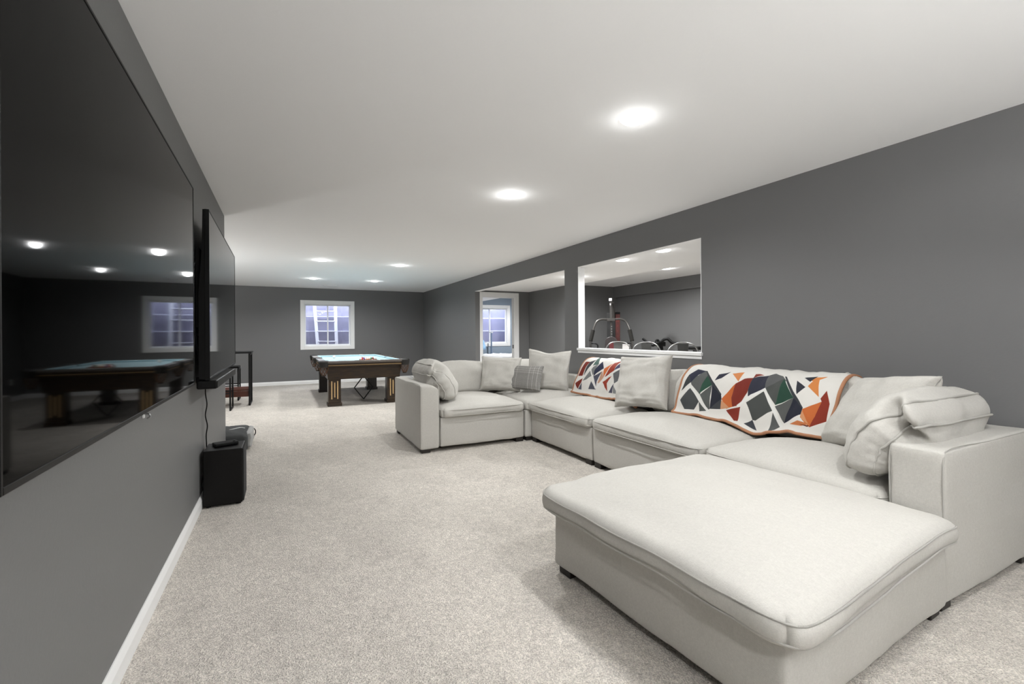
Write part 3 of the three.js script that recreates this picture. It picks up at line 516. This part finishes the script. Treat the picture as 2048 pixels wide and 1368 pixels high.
// grey plaid lumbar pillow
const plaidMap = dataTex(256, (u, v) => {
  let k = 0.5 + 0.05 * (L160(u * 0.4, v) - 0.5) + 0.05 * (L160(u, v * 0.4) - 0.5);
  const line = (x, c, w) => Math.abs(x - c) < w;
  for (const [c, w] of [[0.06, 0.008], [0.36, 0.008], [0.7, 0.01], [0.82, 0.008], [0.93, 0.008]]) if (line(u, c, w)) k += 0.1;
  for (const [c, w] of [[0.06, 0.012], [0.68, 0.012], [0.77, 0.012], [0.86, 0.012]]) if (line(v, c, w)) k += 0.09;
  for (let i = 0; i < 5; i++) { if (line(v, 0.66 + i * 0.06, 0.015)) k += 0.03; if (line(u, 0.72 + i * 0.05, 0.012)) k += 0.03; }
  return [k, k * 0.985, k * 0.96];
});
{
  const o = { w: 0.5, h: 0.31, t: 0.13, pinch: 0.06, amp: 0.003 }, m = M({ map: rep(plaidMap, 1 / o.w, 1 / o.h), roughness: 0.95, bumpMap: rep(weaveBump, 4, 4), bumpScale: 0.0008 });
  throwPillow('grey plaid lumbar pillow in the corner of the sofa', [2.62, 0.666, -4.9], [-0.77, 0.34, 0.54], -0.02, o, 31, m, 'plaid_pillow');
}
// big boxed cushions slumped over the two arms: length along the arm, height bent along a curve over the arm's edge
function armCushion(label, len, h, t, curve, side, p, ry, sd, dent) {
  const g = thing('arm_cushion', label, 'cushion', p, ry);
  const cv = new THREE.CatmullRomCurve3(curve.map(c => V(c[0], c[1], 0)), false, 'centripetal');
  const f = v => {
    const k = THREE.MathUtils.clamp(v.y / h + 0.5, 0, 1), q = cv.getPointAt(k), tg = cv.getTangentAt(k), over = v.y - (k - 0.5) * h;
    const pinch = dent * Math.exp(-(((v.x - len * 0.47) / 0.09) ** 2) - ((k - 0.8) / 0.1) ** 2);
    const fold = 0.013 * noise.noise(v.y * 20 + sd, v.x * 5, sd) * Math.min(1, Math.max(0, (v.x / len + 0.1) * 2));
    const z = v.z * (1 - pinch * 0.5) + fold, x = v.x - pinch * 0.12;
    if (side > 0) v.set(x, q.y + tg.y * over + tg.x * z, -(q.x + tg.x * over - tg.y * z)); else v.set(x, q.y + tg.y * over - tg.x * z, q.x + tg.x * over + tg.y * z);
  };
  const r = t * 0.46, c = part('cover', softBox({ w: len, h, d: t, r, n: [52, 48, 18], front: 0.09, amp: 0.012, freq: 6, f }), linen, g);
  for (const zz of [0.34, -0.34]) {
    const pts = [], corners = [[1, 1], [-1, 1], [-1, -1], [1, -1]], rc = r, grow = Math.sqrt(r * r - (Math.abs(zz) * t - (t / 2 - r)) ** 2) - r + 0.0045;
    for (let q = 0; q < 4; q++) {
      const [sx, sy] = corners[q], [nx, ny] = corners[(q + 1) % 4];
      for (let i = 0; i <= 4; i++) { const a = q * Math.PI / 2 + i / 4 * Math.PI / 2; pts.push(V(sx * (len / 2 - rc) + Math.cos(a) * (rc + grow), sy * (h / 2 - rc) + Math.sin(a) * (rc + grow), zz * t)); }
      for (let i = 1; i < 12; i++) { const m = i / 12, hor = q % 2 === 0; pts.push(hor ? V((sx + (nx - sx) * m) * (len / 2 - rc), sy * (h / 2 + grow), zz * t) : V(sx * (len / 2 + grow), (sy + (ny - sy) * m) * (h / 2 - rc), zz * t)); }
    }
    for (const v of pts) f(v);
    part('piping', tube(pts, 0.006, 240, 6, true), linen, c);
  }
  return g;
}
// local x runs to the cushion's front end; curve is (distance to the outside, height)
armCushion('big white cushion slumped over the far left sofa arm', 0.74, 0.52, 0.17, [[-0.15, 0.5], [-0.14, 0.6], [-0.085, 0.7], [0.0, 0.79], [0.08, 0.83]], -1, [1.43, 0, -4.95], -Math.PI / 2, 3, 1);
armCushion('big white boxed cushion slumped over the near right sofa arm', 0.86, 0.52, 0.17, [[-0.12, 0.5], [-0.11, 0.6], [-0.06, 0.7], [0.02, 0.78], [0.09, 0.82]], 1, [2.9, 0, -1.085], Math.PI, 8, 1);
// ---------------------------------------------------------------- patterned throws
function throwBlanket(label, z0, z1, sd, map) {
  const prof = [[3.46, 0.6], [3.455, 0.78], [3.42, 0.87], [3.34, 0.9], [3.25, 0.885], [3.17, 0.82], [3.115, 0.72], [3.07, 0.62], [3.05, 0.555], [3.025, 0.528], [2.99, 0.52], [2.955, 0.516]].map(a => V(a[0], a[1], 0));
  const cv = new THREE.CatmullRomCurve3(prof, false, 'centripetal'), nS = 90, nT = 44, pos = [], uv = [], idx = [];
  const reach = s => 0.955 - 0.03 * s + 0.008 * Math.sin(s * 9 + sd);
  const pt = (s, t0, off) => {
    const t = t0 * reach(s), q = cv.getPointAt(t), tg = cv.getTangentAt(t), nx = -tg.y, ny = tg.x; // normal to the outside
    const wob = 0.014 * noise.noise(s * 8 + sd, t * 4, sd) + 0.008 * noise.noise(s * 20, t * 9 + sd, 3) * (0.5 + s) ;
    const z = z0 + (z1 - z0) * s + 0.02 * noise.noise(t * 4, sd, s > 0.5 ? 5 : 1) * (Math.abs(s - 0.5) * 2) ** 2;
    const k = off + Math.max(-0.004, wob);
    const low = Math.max(0, (t - 0.8) / 0.15), sag = low * (0.012 + 0.05 * Math.exp(-(((z + 2.12) / 0.14) ** 2)) + 0.05 * Math.exp(-(((z + 3.33) / 0.14) ** 2)));
    return V(q.x - Math.abs(nx) * k * 1.0, q.y + Math.abs(ny) * k - sag, z);
  };
  for (const off of [0.016, 0.006]) for (let j = 0; j <= nT; j++) for (let i = 0; i <= nS; i++) { const q = pt(i / nS, j / nT, off); pos.push(q.x, q.y, q.z); uv.push(i / nS, 1 - j / nT * reach(i / nS)); }
  const row = nS + 1, lay = row * (nT + 1);
  for (let j = 0; j < nT; j++) for (let i = 0; i < nS; i++) { const a = j * row + i, b = a + 1, c = a + row, d = c + 1; idx.push(a, c, b, b, c, d, lay + a, lay + b, lay + c, lay + b, lay + d, lay + c); }
  const g = new THREE.BufferGeometry(); g.setAttribute('position', new THREE.Float32BufferAttribute(pos, 3)); g.setAttribute('uv', new THREE.Float32BufferAttribute(uv, 2)); g.setIndex(idx); g.computeVertexNormals();
  const t = thing('throw_blanket', label, 'throw blanket');
  part('fabric', g, M({ map, color: lin(0.74, 0.74, 0.74), roughness: 0.9, bumpMap: rep(weaveBump, 8, 4), bumpScale: 0.0008, side: THREE.DoubleSide }), t);
  const loop = []; for (let i = 0; i <= 40; i++) loop.push(pt(0, i / 40, 0.011)); for (let i = 1; i <= 50; i++) loop.push(pt(i / 50, 1, 0.011)); for (let i = 39; i >= 0; i--) loop.push(pt(1, i / 40, 0.011));
  part('border', tube(loop, 0.011, 260, 8), M({ color: lin(0.36, 0.17, 0.09), roughness: 0.85 }), t);
}
function throwPrint(shapes) { // the woven print: patches and white bands on an off-white ground
  const c = document.createElement('canvas'); c.width = 1024; c.height = 768; const g = c.getContext('2d');
  g.fillStyle = '#ebe8e2'; g.fillRect(0, 0, c.width, c.height);
  for (const [color, pts, line] of shapes) {
    g.beginPath(); pts.forEach(([x, y], i) => i ? g.lineTo(x * c.width, y * c.height) : g.moveTo(x * c.width, y * c.height));
    if (line) { g.strokeStyle = color; g.lineWidth = 17; g.stroke(); } else { g.closePath(); g.fillStyle = color; g.fill(); }
  }
  const t = new THREE.CanvasTexture(c); t.colorSpace = THREE.SRGBColorSpace; return t;
}
throwBlanket('patterned throw with orange border over the far back cushion, left of the leaning white pillow', -4.43, -3.35, 4, throwPrint([
  ['#7c2412', [[0.02, 0.73], [0.04, 0.54], [0.11, 0.53], [0.09, 0.72]]],
  ['#7c2412', [[0.02, 0.82], [0.11, 0.75], [0.11, 0.8], [0.07, 0.88]]],
  ['#3a3d42', [[0.11, 0.53], [0.16, 0.47], [0.16, 0.59], [0.11, 0.72]]],
  ['#35564c', [[0.19, 0.58], [0.17, 0.49], [0.08, 0.31], [0.28, 0.56]]],
  ['#7c7e7e', [[0.12, 0.78], [0.22, 0.6], [0.28, 0.54], [0.28, 0.68], [0.18, 0.76]]],
  ['#262b45', [[0.31, 0.51], [0.39, 0.6], [0.32, 0.66], [0.28, 0.71], [0.27, 0.64]]],
  ['#4a4c5c', [[0.28, 0.71], [0.39, 0.64], [0.36, 0.76], [0.37, 0.82]]],
  ['#d5703a', [[0.41, 0.64], [0.4, 0.6], [0.48, 0.52], [0.44, 0.71]]],
  ['#9c3316', [[0.49, 0.51], [0.58, 0.48], [0.57, 0.63], [0.46, 0.7]]],
  ['#4d4a68', [[0.6, 0.48], [0.71, 0.48], [0.67, 0.55], [0.56, 0.65], [0.57, 0.62]]],
  ['#c79a80', [[0.39, 0.63], [0.44, 0.71], [0.4, 0.78], [0.38, 0.78]]],
  ['#9c3316', [[0.45, 0.76], [0.56, 0.68], [0.53, 0.77], [0.56, 0.85]]],
  ['#66676a', [[0.57, 0.65], [0.68, 0.56], [0.76, 0.66], [0.63, 0.76]]],
  ['#7a7a7a', [[0.69, 0.53], [0.73, 0.49], [0.79, 0.66]]],
  ['#77787a', [[0.77, 0.68], [0.78, 0.72], [0.74, 0.85], [0.73, 0.77]]],
  ['#4a4c58', [[0.26, 0.86], [0.27, 0.77], [0.38, 0.85]]],
  ['#46465a', [[0.58, 0.86], [0.63, 0.76], [0.64, 0.86]]],
  ['#8a8c8c', [[0.63, 0.78], [0.72, 0.86], [0.65, 0.86]]],
  ['#4f5260', [[0.08, 0.88], [0.12, 0.8], [0.14, 0.88]]],
  ['#efeeea', [[0.02, 0.79], [0.13, 0.71]], 1],
  ['#efeeea', [[0.16, 0.59], [0.37, 0.84]], 1],
  ['#efeeea', [[0.38, 0.84], [0.46, 0.72], [0.67, 0.55], [0.79, 0.67]], 1]
]));
throwBlanket('larger patterned throw with orange border over the near back cushions', -2.885, -1.64, 9, throwPrint([
  ['#24273c', [[0.04, 0.58], [0.08, 0.51], [0.16, 0.52], [0.11, 0.57], [0.08, 0.65]]],
  ['#3a3d40', [[0.02, 0.74], [0.03, 0.65], [0.04, 0.58], [0.08, 0.65], [0.05, 0.69]]],
  ['#5b5d5c', [[0.08, 0.65], [0.1, 0.59], [0.15, 0.52], [0.27, 0.64], [0.25, 0.65], [0.19, 0.57], [0.18, 0.75], [0.09, 0.67]]],
  ['#1f4a38', [[0.19, 0.57], [0.25, 0.65], [0.17, 0.74], [0.17, 0.65]]],
  ['#555856', [[0.25, 0.65], [0.18, 0.75], [0.27, 0.86], [0.28, 0.85], [0.26, 0.75]]],
  ['#1a1d2c', [[0.25, 0.65], [0.34, 0.73], [0.35, 0.76], [0.28, 0.85], [0.27, 0.76]]],
  ['#3b3e42', [[0.35, 0.76], [0.36, 0.84], [0.28, 0.85]]],
  ['#34383c', [[0.15, 0.52], [0.16, 0.52], [0.34, 0.72], [0.34, 0.73], [0.25, 0.65]]],
  ['#45484a', [[0.03, 0.82], [0.09, 0.7], [0.19, 0.81], [0.16, 0.88], [0.08, 0.89]]],
  ['#555856', [[0.19, 0.81], [0.21, 0.89], [0.26, 0.87]]],
  ['#2c2e3e', [[0.26, 0.61], [0.27, 0.55], [0.34, 0.51], [0.3, 0.58]]],
  ['#c8672e', [[0.35, 0.76], [0.42, 0.62], [0.44, 0.81], [0.4, 0.83]]],
  ['#d09870', [[0.35, 0.77], [0.36, 0.84], [0.42, 0.82]]],
  ['#7c2412', [[0.42, 0.62], [0.46, 0.57], [0.51, 0.55], [0.51, 0.68], [0.48, 0.79], [0.44, 0.81], [0.42, 0.74]]],
  ['#d98a50', [[0.36, 0.53], [0.43, 0.5], [0.43, 0.6]]],
  ['#2a2c3c', [[0.51, 0.55], [0.6, 0.52], [0.61, 0.63], [0.52, 0.71], [0.51, 0.66]]],
  ['#7c2412', [[0.51, 0.51], [0.57, 0.52], [0.51, 0.55]]],
  ['#5f6060', [[0.6, 0.52], [0.63, 0.49], [0.68, 0.51], [0.72, 0.56], [0.61, 0.63]]],
  ['#4c4f4c', [[0.61, 0.63], [0.7, 0.54], [0.7, 0.75], [0.64, 0.67]]],
  ['#1d4434', [[0.7, 0.54], [0.79, 0.68], [0.7, 0.75], [0.7, 0.65]]],
  ['#575957', [[0.79, 0.68], [0.7, 0.76], [0.77, 0.86], [0.78, 0.85]]],
  ['#1b1e2e', [[0.79, 0.68], [0.85, 0.74], [0.85, 0.79], [0.77, 0.86], [0.78, 0.77]]],
  ['#34383c', [[0.69, 0.51], [0.7, 0.51], [0.85, 0.74], [0.85, 0.75], [0.79, 0.68]]],
  ['#464947', [[0.52, 0.76], [0.61, 0.65], [0.7, 0.79], [0.6, 0.86], [0.58, 0.86]]],
  ['#5a5c5b', [[0.7, 0.79], [0.75, 0.89], [0.69, 0.94]]],
  ['#842712', [[0.4, 0.84], [0.49, 0.8], [0.49, 0.9], [0.47, 0.91]]],
  ['#3a3d44', [[0.53, 0.9], [0.58, 0.86], [0.62, 0.92]]],
  ['#c96a30', [[0.85, 0.75], [0.93, 0.68], [0.92, 0.82], [0.9, 0.86], [0.86, 0.82]]],
  ['#d79668', [[0.85, 0.76], [0.85, 0.81], [0.9, 0.85]]],
  ['#8a2b14', [[0.93, 0.68], [0.92, 0.66], [0.94, 0.6], [0.97, 0.69], [0.98, 0.81], [0.9, 0.86], [0.92, 0.79]]],
  ['#d98745', [[0.84, 0.58], [0.85, 0.54], [0.88, 0.51], [0.91, 0.65]]],
  ['#d98745', [[0.83, 0.52], [0.86, 0.49], [0.91, 0.48], [0.86, 0.54]]],
  ['#2b2e38', [[0.77, 0.54], [0.83, 0.59], [0.8, 0.65]]],
  ['#2b2e38', [[0.8, 0.51], [0.86, 0.48], [0.84, 0.54]]],
  ['#cc7a48', [[0.8, 0.86], [0.84, 0.83], [0.9, 0.84], [0.86, 0.86]]],
  ['#5a2114', [[0.85, 0.85], [0.89, 0.86], [0.9, 0.85]]],
  ['#efeeea', [[0.01, 0.8], [0.09, 0.69], [0.27, 0.87]], 1],
  ['#efeeea', [[0.47, 0.8], [0.54, 0.7], [0.61, 0.64], [0.76, 0.89]], 1]
]));
// ---------------------------------------------------------------- gym beyond the pass-through
const chrome = M({ color: lin(0.4, 0.4, 0.4), roughness: 0.3, metalness: 0.9 });
const gunmetal = M({ color: lin(0.09, 0.085, 0.08), roughness: 0.35, metalness: 0.6 });
{
  const t = thing('home_gym', 'grey multi-station home gym machine seen through the pass-through', 'exercise machine', [6.27, 0, -7.72], -0.69);
  const foam = M({ color: lin(0.01, 0.009, 0.007), roughness: 0.9 }), pad = M({ color: lin(0.03, 0.022, 0.022), roughness: 0.5 });
  part('base_frame', merge([rboxAt(-0.5, 0.5, 0, 0.06, 0.5, 0.56), rboxAt(-0.45, 0.45, 0, 0.06, -0.56, -0.5), rboxAt(-0.03, 0.03, 0, 0.06, -0.5, 0.5)]), gunmetal, t);
  part('mast', merge([rboxAt(-0.025, 0.025, 0.06, 1.9, -0.03, 0.03), sqbar([0.03, 1.87, -0.04], [0.1, 1.2, -0.4], 0.05, 0.06)]), gunmetal, t);
  part('pulley_cap', rbox(0.065, 0.06, 0.08, 0.01), M({ color: lin(0.75, 0.75, 0.75), roughness: 0.4 }), t, [-0.01, 1.93, 0.02]);
  part('pulley', new THREE.CylinderGeometry(0.03, 0.03, 0.02, 20), M({ color: lin(0.6, 0.6, 0.6), roughness: 0.3 }), t, [-0.015, 1.82, 0.04], [0, 0, Math.PI / 2]);
  part('yoke', rbox(0.17, 0.065, 0.07, 0.01), gunmetal, t, [0, 1.5, 0.08]);
  for (const s of [-1, 1]) {
    const a = part('press_arm', tube([[s * 0.08, 1.51, 0.08], [s * 0.2, 1.51, 0.1], [s * 0.29, 1.47, 0.13], [s * 0.35, 1.36, 0.17], [s * 0.385, 1.24, 0.2], [s * 0.42, 1.05, 0.24], [s * 0.42, 0.86, 0.25]], 0.022, 40, 10), gunmetal, t);
    part('grip', bar([s * 0.375, 1.28, 0.19], [s * 0.425, 1.05, 0.24], 0.042, 16), foam, a);
    part('handle', tube([[s * 0.42, 1.0, 0.25], [s * 0.33, 1.0, 0.26], [s * 0.28, 0.97, 0.26], [s * 0.28, 0.91, 0.26], [s * 0.33, 0.88, 0.26], [s * 0.42, 0.88, 0.25]], 0.014, 30, 8), blackMetal, a);
  }
  part('weight_tower', rboxAt(-0.09, 0.09, 0.06, 1.66, -0.3, -0.2), M({ color: lin(0.012, 0.012, 0.012), roughness: 0.5 }), t);
  for (let i = 0; i < 5; i++) part('bolt', new THREE.CylinderGeometry(0.012, 0.012, 0.02, 10), chrome, t, [0.01, 1.36 - i * 0.055, 0.035], [Math.PI / 2, 0, 0]);
  const sh = new THREE.Shape(); sh.moveTo(-0.13, 0); sh.lineTo(0.13, 0); sh.lineTo(0.11, 0.3); sh.quadraticCurveTo(0.08, 0.37, 0, 0.37); sh.quadraticCurveTo(-0.08, 0.37, -0.11, 0.3);
  part('back_pad', new THREE.ExtrudeGeometry(sh, { depth: 0.05, bevelEnabled: true, bevelSize: 0.012, bevelThickness: 0.012, bevelSegments: 3 }), pad, t, [0, 0.76, 0.08]);
  part('pad_panel', rbox(0.14, 0.12, 0.01, 0.004), M({ color: lin(0.12, 0.012, 0.015), roughness: 0.6 }), t, [0.03, 0.95, 0.145]);
  for (let i = 0; i < 9; i++) part('weight_plate', rbox(0.05, 0.085, 0.06, 0.006), i === 0 ? M({ color: lin(0.05, 0.09, 0.2), roughness: 0.5 }) : gunmetal, t, [0.12, 1.6 - i * 0.09, -0.2]);
  part('seat_pad', rbox(0.34, 0.07, 0.4, 0.025, 3), pad, t, [0, 0.5, 0.35]);
}
{
  const t = thing('red_weight_guard', 'tall red panel with vertical lettering beside the home gym mast', 'weight guard', [6.5, 0, -7.78], -0.69);
  part('panel', rbox(0.095, 1.66, 0.05, 0.008), M({ color: lin(0.07, 0.012, 0.009), roughness: 0.6 }), t, [0, 0.83, 0]);
  part('cap', rbox(0.1, 0.05, 0.06, 0.01), blackPlastic, t, [0, 1.65, 0]);
  const c = document.createElement('canvas'); c.width = 64; c.height = 512; const g = c.getContext('2d');
  g.fillStyle = '#3f0f0b'; g.fillRect(0, 0, 64, 512); g.fillStyle = '#571812'; g.font = 'bold 54px sans-serif'; g.textAlign = 'center';
  [...'MREVM'].forEach((l, i) => g.fillText(l, 32, 100 + i * 84));
  const tx = new THREE.CanvasTexture(c); tx.colorSpace = THREE.SRGBColorSpace;
  const face = new THREE.PlaneGeometry(0.085, 0.68); part('lettering', face, M({ map: tx, roughness: 0.6 }), t, [0, 1.25, 0.0262]);
}
{
  const t = thing('white_box', 'small white box among the stools beyond the pass-through sill', 'box', [5.62, 0.9, -6.6]);
  part('carton', rbox(0.2, 0.09, 0.14, 0.004), M({ color: lin(0.75, 0.72, 0.7), roughness: 0.7 }), t, [0, 0.046, 0]); part('lid', rbox(0.206, 0.02, 0.146, 0.004), M({ color: lin(0.78, 0.7, 0.68), roughness: 0.7 }), t, [0, 0.09, 0]);
}
{
  const t = thing('bar_counter', 'low dark counter behind the metal stools', 'counter', [5.62, 0, -6.6]);
  part('counter_top', rbox(0.4, 0.03, 0.5, 0.005), blackMatte, t, [0, 0.885, 0]);
  for (const x of [-0.17, 0.17]) for (const z of [-0.2, 0.2]) part('leg', rbox(0.04, 0.87, 0.04, 0.004), blackMatte, t, [x, 0.435, z]);
}
{
  const steel = M({ color: lin(0.17, 0.17, 0.165), roughness: 0.35, metalness: 0.75 });
  const make = (x, z, ry, label) => {
    const t = thing('metal_stool', label, 'bar stool', [x, 0, z], ry);
    part('seat', rbox(0.36, 0.025, 0.36, 0.01), steel, t, [0, 0.68, 0]);
    part('back_hoop', tube([[-0.19, 0.68, -0.17], [-0.205, 0.85, -0.19], [-0.19, 0.97, -0.2], [-0.12, 1.045, -0.205], [0, 1.07, -0.21], [0.12, 1.045, -0.205], [0.19, 0.97, -0.2], [0.205, 0.85, -0.19], [0.19, 0.68, -0.17]], 0.0085, 60, 10), chrome, t);
    const sp = new THREE.Shape([[-0.05, 0.68], [0.05, 0.68], [0.075, 1.055], [-0.075, 1.055]].map(a => new THREE.Vector2(...a))); part('splat', new THREE.ExtrudeGeometry(sp, { depth: 0.004, bevelEnabled: false }), steel, t, [0, 0, -0.2]);
    for (const a of [-1, 1]) for (const b of [-1, 1]) part('leg', sqbar([a * 0.15, 0.67, b * 0.15], [a * 0.21, 0, b * 0.21], 0.03), steel, t);
    part('footrest', merge([bar([-0.185, 0.25, 0.185], [0.185, 0.25, 0.185], 0.01), bar([-0.185, 0.25, -0.185], [0.185, 0.25, -0.185], 0.01), bar([0.185, 0.25, -0.185], [0.185, 0.25, 0.185], 0.01), bar([-0.185, 0.25, -0.185], [-0.185, 0.25, 0.185], 0.01)]), steel, t);
    return t;
  };
  const a = 'round-backed metal stool beyond the pass-through sill, ';
  make(5.06, -6.07, 2.5, a + 'leftmost, in front of the home gym');
  make(4.98, -5.33, 2.5, a + 'second from the left');
  make(5.0, -4.65, 2.5, a + 'third from the left');
  make(5.0, -3.98, 2.5, a + 'rightmost, cut off by the wall');
}
{
  const t = thing('exercise_bike', 'black exercise bike with curved handlebars seen through the pass-through', 'exercise bike', [6.3, 0, -5.92], 0);
  part('base_bar', merge([rboxAt(-0.5, -0.42, 0, 0.06, -0.05, 0.05), sqbar([-0.12, 0.06, -0.55], [-0.12, 0.06, 0.55], 0.05)]), blackPlastic, t);
  part('handlebar_post', sqbar([-0.1, 0.05, -0.2], [-0.12, 1.02, -0.3], 0.075, 0.06), blackPlastic, t);
  part('handlebars', merge([tube([[-0.35, 1.11, -0.5], [-0.3, 1.03, -0.42], [-0.24, 0.98, -0.36], [-0.2, 1.02, -0.33], [-0.18, 1.08, -0.32], [-0.14, 1.04, -0.3]], 0.025, 40, 8), tube([[-0.16, 1.0, -0.3], [-0.1, 1.08, -0.24], [-0.04, 1.1, -0.2], [0.02, 1.03, -0.14], [0.1, 1.02, -0.06]], 0.028, 40, 8), rboxAt(-0.22, -0.02, 0.96, 1.05, -0.33, -0.25, 0.02)]), blackPlastic, t);
  part('frame', merge([sqbar([-0.11, 0.55, -0.25], [0.06, 0.4, 0.2], 0.07, 0.05), sqbar([0.06, 0.1, 0.2], [0.12, 0.9, 0.28], 0.05)]), blackPlastic, t);
  part('flywheel', (() => { const g = new THREE.CylinderGeometry(0.22, 0.22, 0.04, 32); g.rotateZ(Math.PI / 2); return g; })(), blackMetal, t, [-0.11, 0.32, -0.3]);
  part('saddle', softBox({ w: 0.16, h: 0.06, d: 0.27, r: 0.028, n: [14, 8, 20], f: v => { v.x *= 0.65 + 0.5 * (v.z / 0.27 + 0.5); } }), blackMatte, t, [0.13, 0.94, 0.28]);
}
// ---------------------------------------------------------------- bedroom seen through the door
{
  const t = thing('bed', 'white made bed seen through the bedroom doorway', 'bed', [4.9, 0, -11.0]);
  const sheet = M({ color: lin(0.82, 0.82, 0.82), roughness: 0.95 });
  part('bed_base', rboxAt(-1.1, 1.1, 0.05, 0.3, -0.98, 0.98), M({ color: lin(0.2, 0.2, 0.22), roughness: 0.9 }), t);
  part('duvet', softBox({ w: 2.26, h: 0.42, d: 2.1, r: 0.09, n: [44, 12, 44], top: 0.03, amp: 0.03, freq: 5 }), sheet, t, [0, 0.43, 0]);
  for (const x of [-1, 1]) for (const z of [-1, 1]) part('leg', rbox(0.07, 0.06, 0.07, 0.005), footWood, t, [x * 1.0, 0.03, z * 0.85]);
  const m = M({ color: lin(0.8, 0.82, 0.86), roughness: 0.95 }), bl = M({ color: lin(0.25, 0.42, 0.62), roughness: 0.95 });
  throwPillow('white bed pillow against the bedroom window, seen through the doorway', [4.62, 0.86, -11.7], [0.8, 0.5, 0.6], 0, { w: 0.6, h: 0.45, t: 0.2 }, 41, m, 'bed_pillow');
  throwPillow('small blue patterned bed pillow seen through the doorway', [5.0, 0.92, -11.85], [0.7, 0.3, 0.7], 0, { w: 0.34, h: 0.3, t: 0.14 }, 43, bl, 'bed_pillow');
  const l = thing('floor_lamp', 'slim dark floor lamp in front of the bedroom window', 'lamp', [5.5, 0, -12.28]);
  part('pole', new THREE.CylinderGeometry(0.022, 0.022, 1.26, 12), M({ color: lin(0.14, 0.2, 0.3), roughness: 0.5 }), l, [0, 0.63, 0]); part('lamp_base', new THREE.CylinderGeometry(0.12, 0.13, 0.02, 24), blackMetal, l, [0, 0.01, 0]); part('lamp_head', new THREE.CylinderGeometry(0.06, 0.045, 0.03, 20), trimPaint, l, [0, 1.27, 0]);
}
{ // outlet on the right wall, seen only mirrored in the television
  const t = thing('wall_outlet', 'white electrical outlet low on the right wall near the back corner', 'outlet', [XR, 0.36, -11.9]);
  part('plate', rbox(0.006, 0.115, 0.07, 0.003), trimPaint, t, [-0.003, 0, 0]); for (const y of [-0.022, 0.022]) part('socket', rbox(0.003, 0.03, 0.034, 0.001), ringMat, t, [-0.0065, y, 0]);
}
renderer.render(scene, camera);
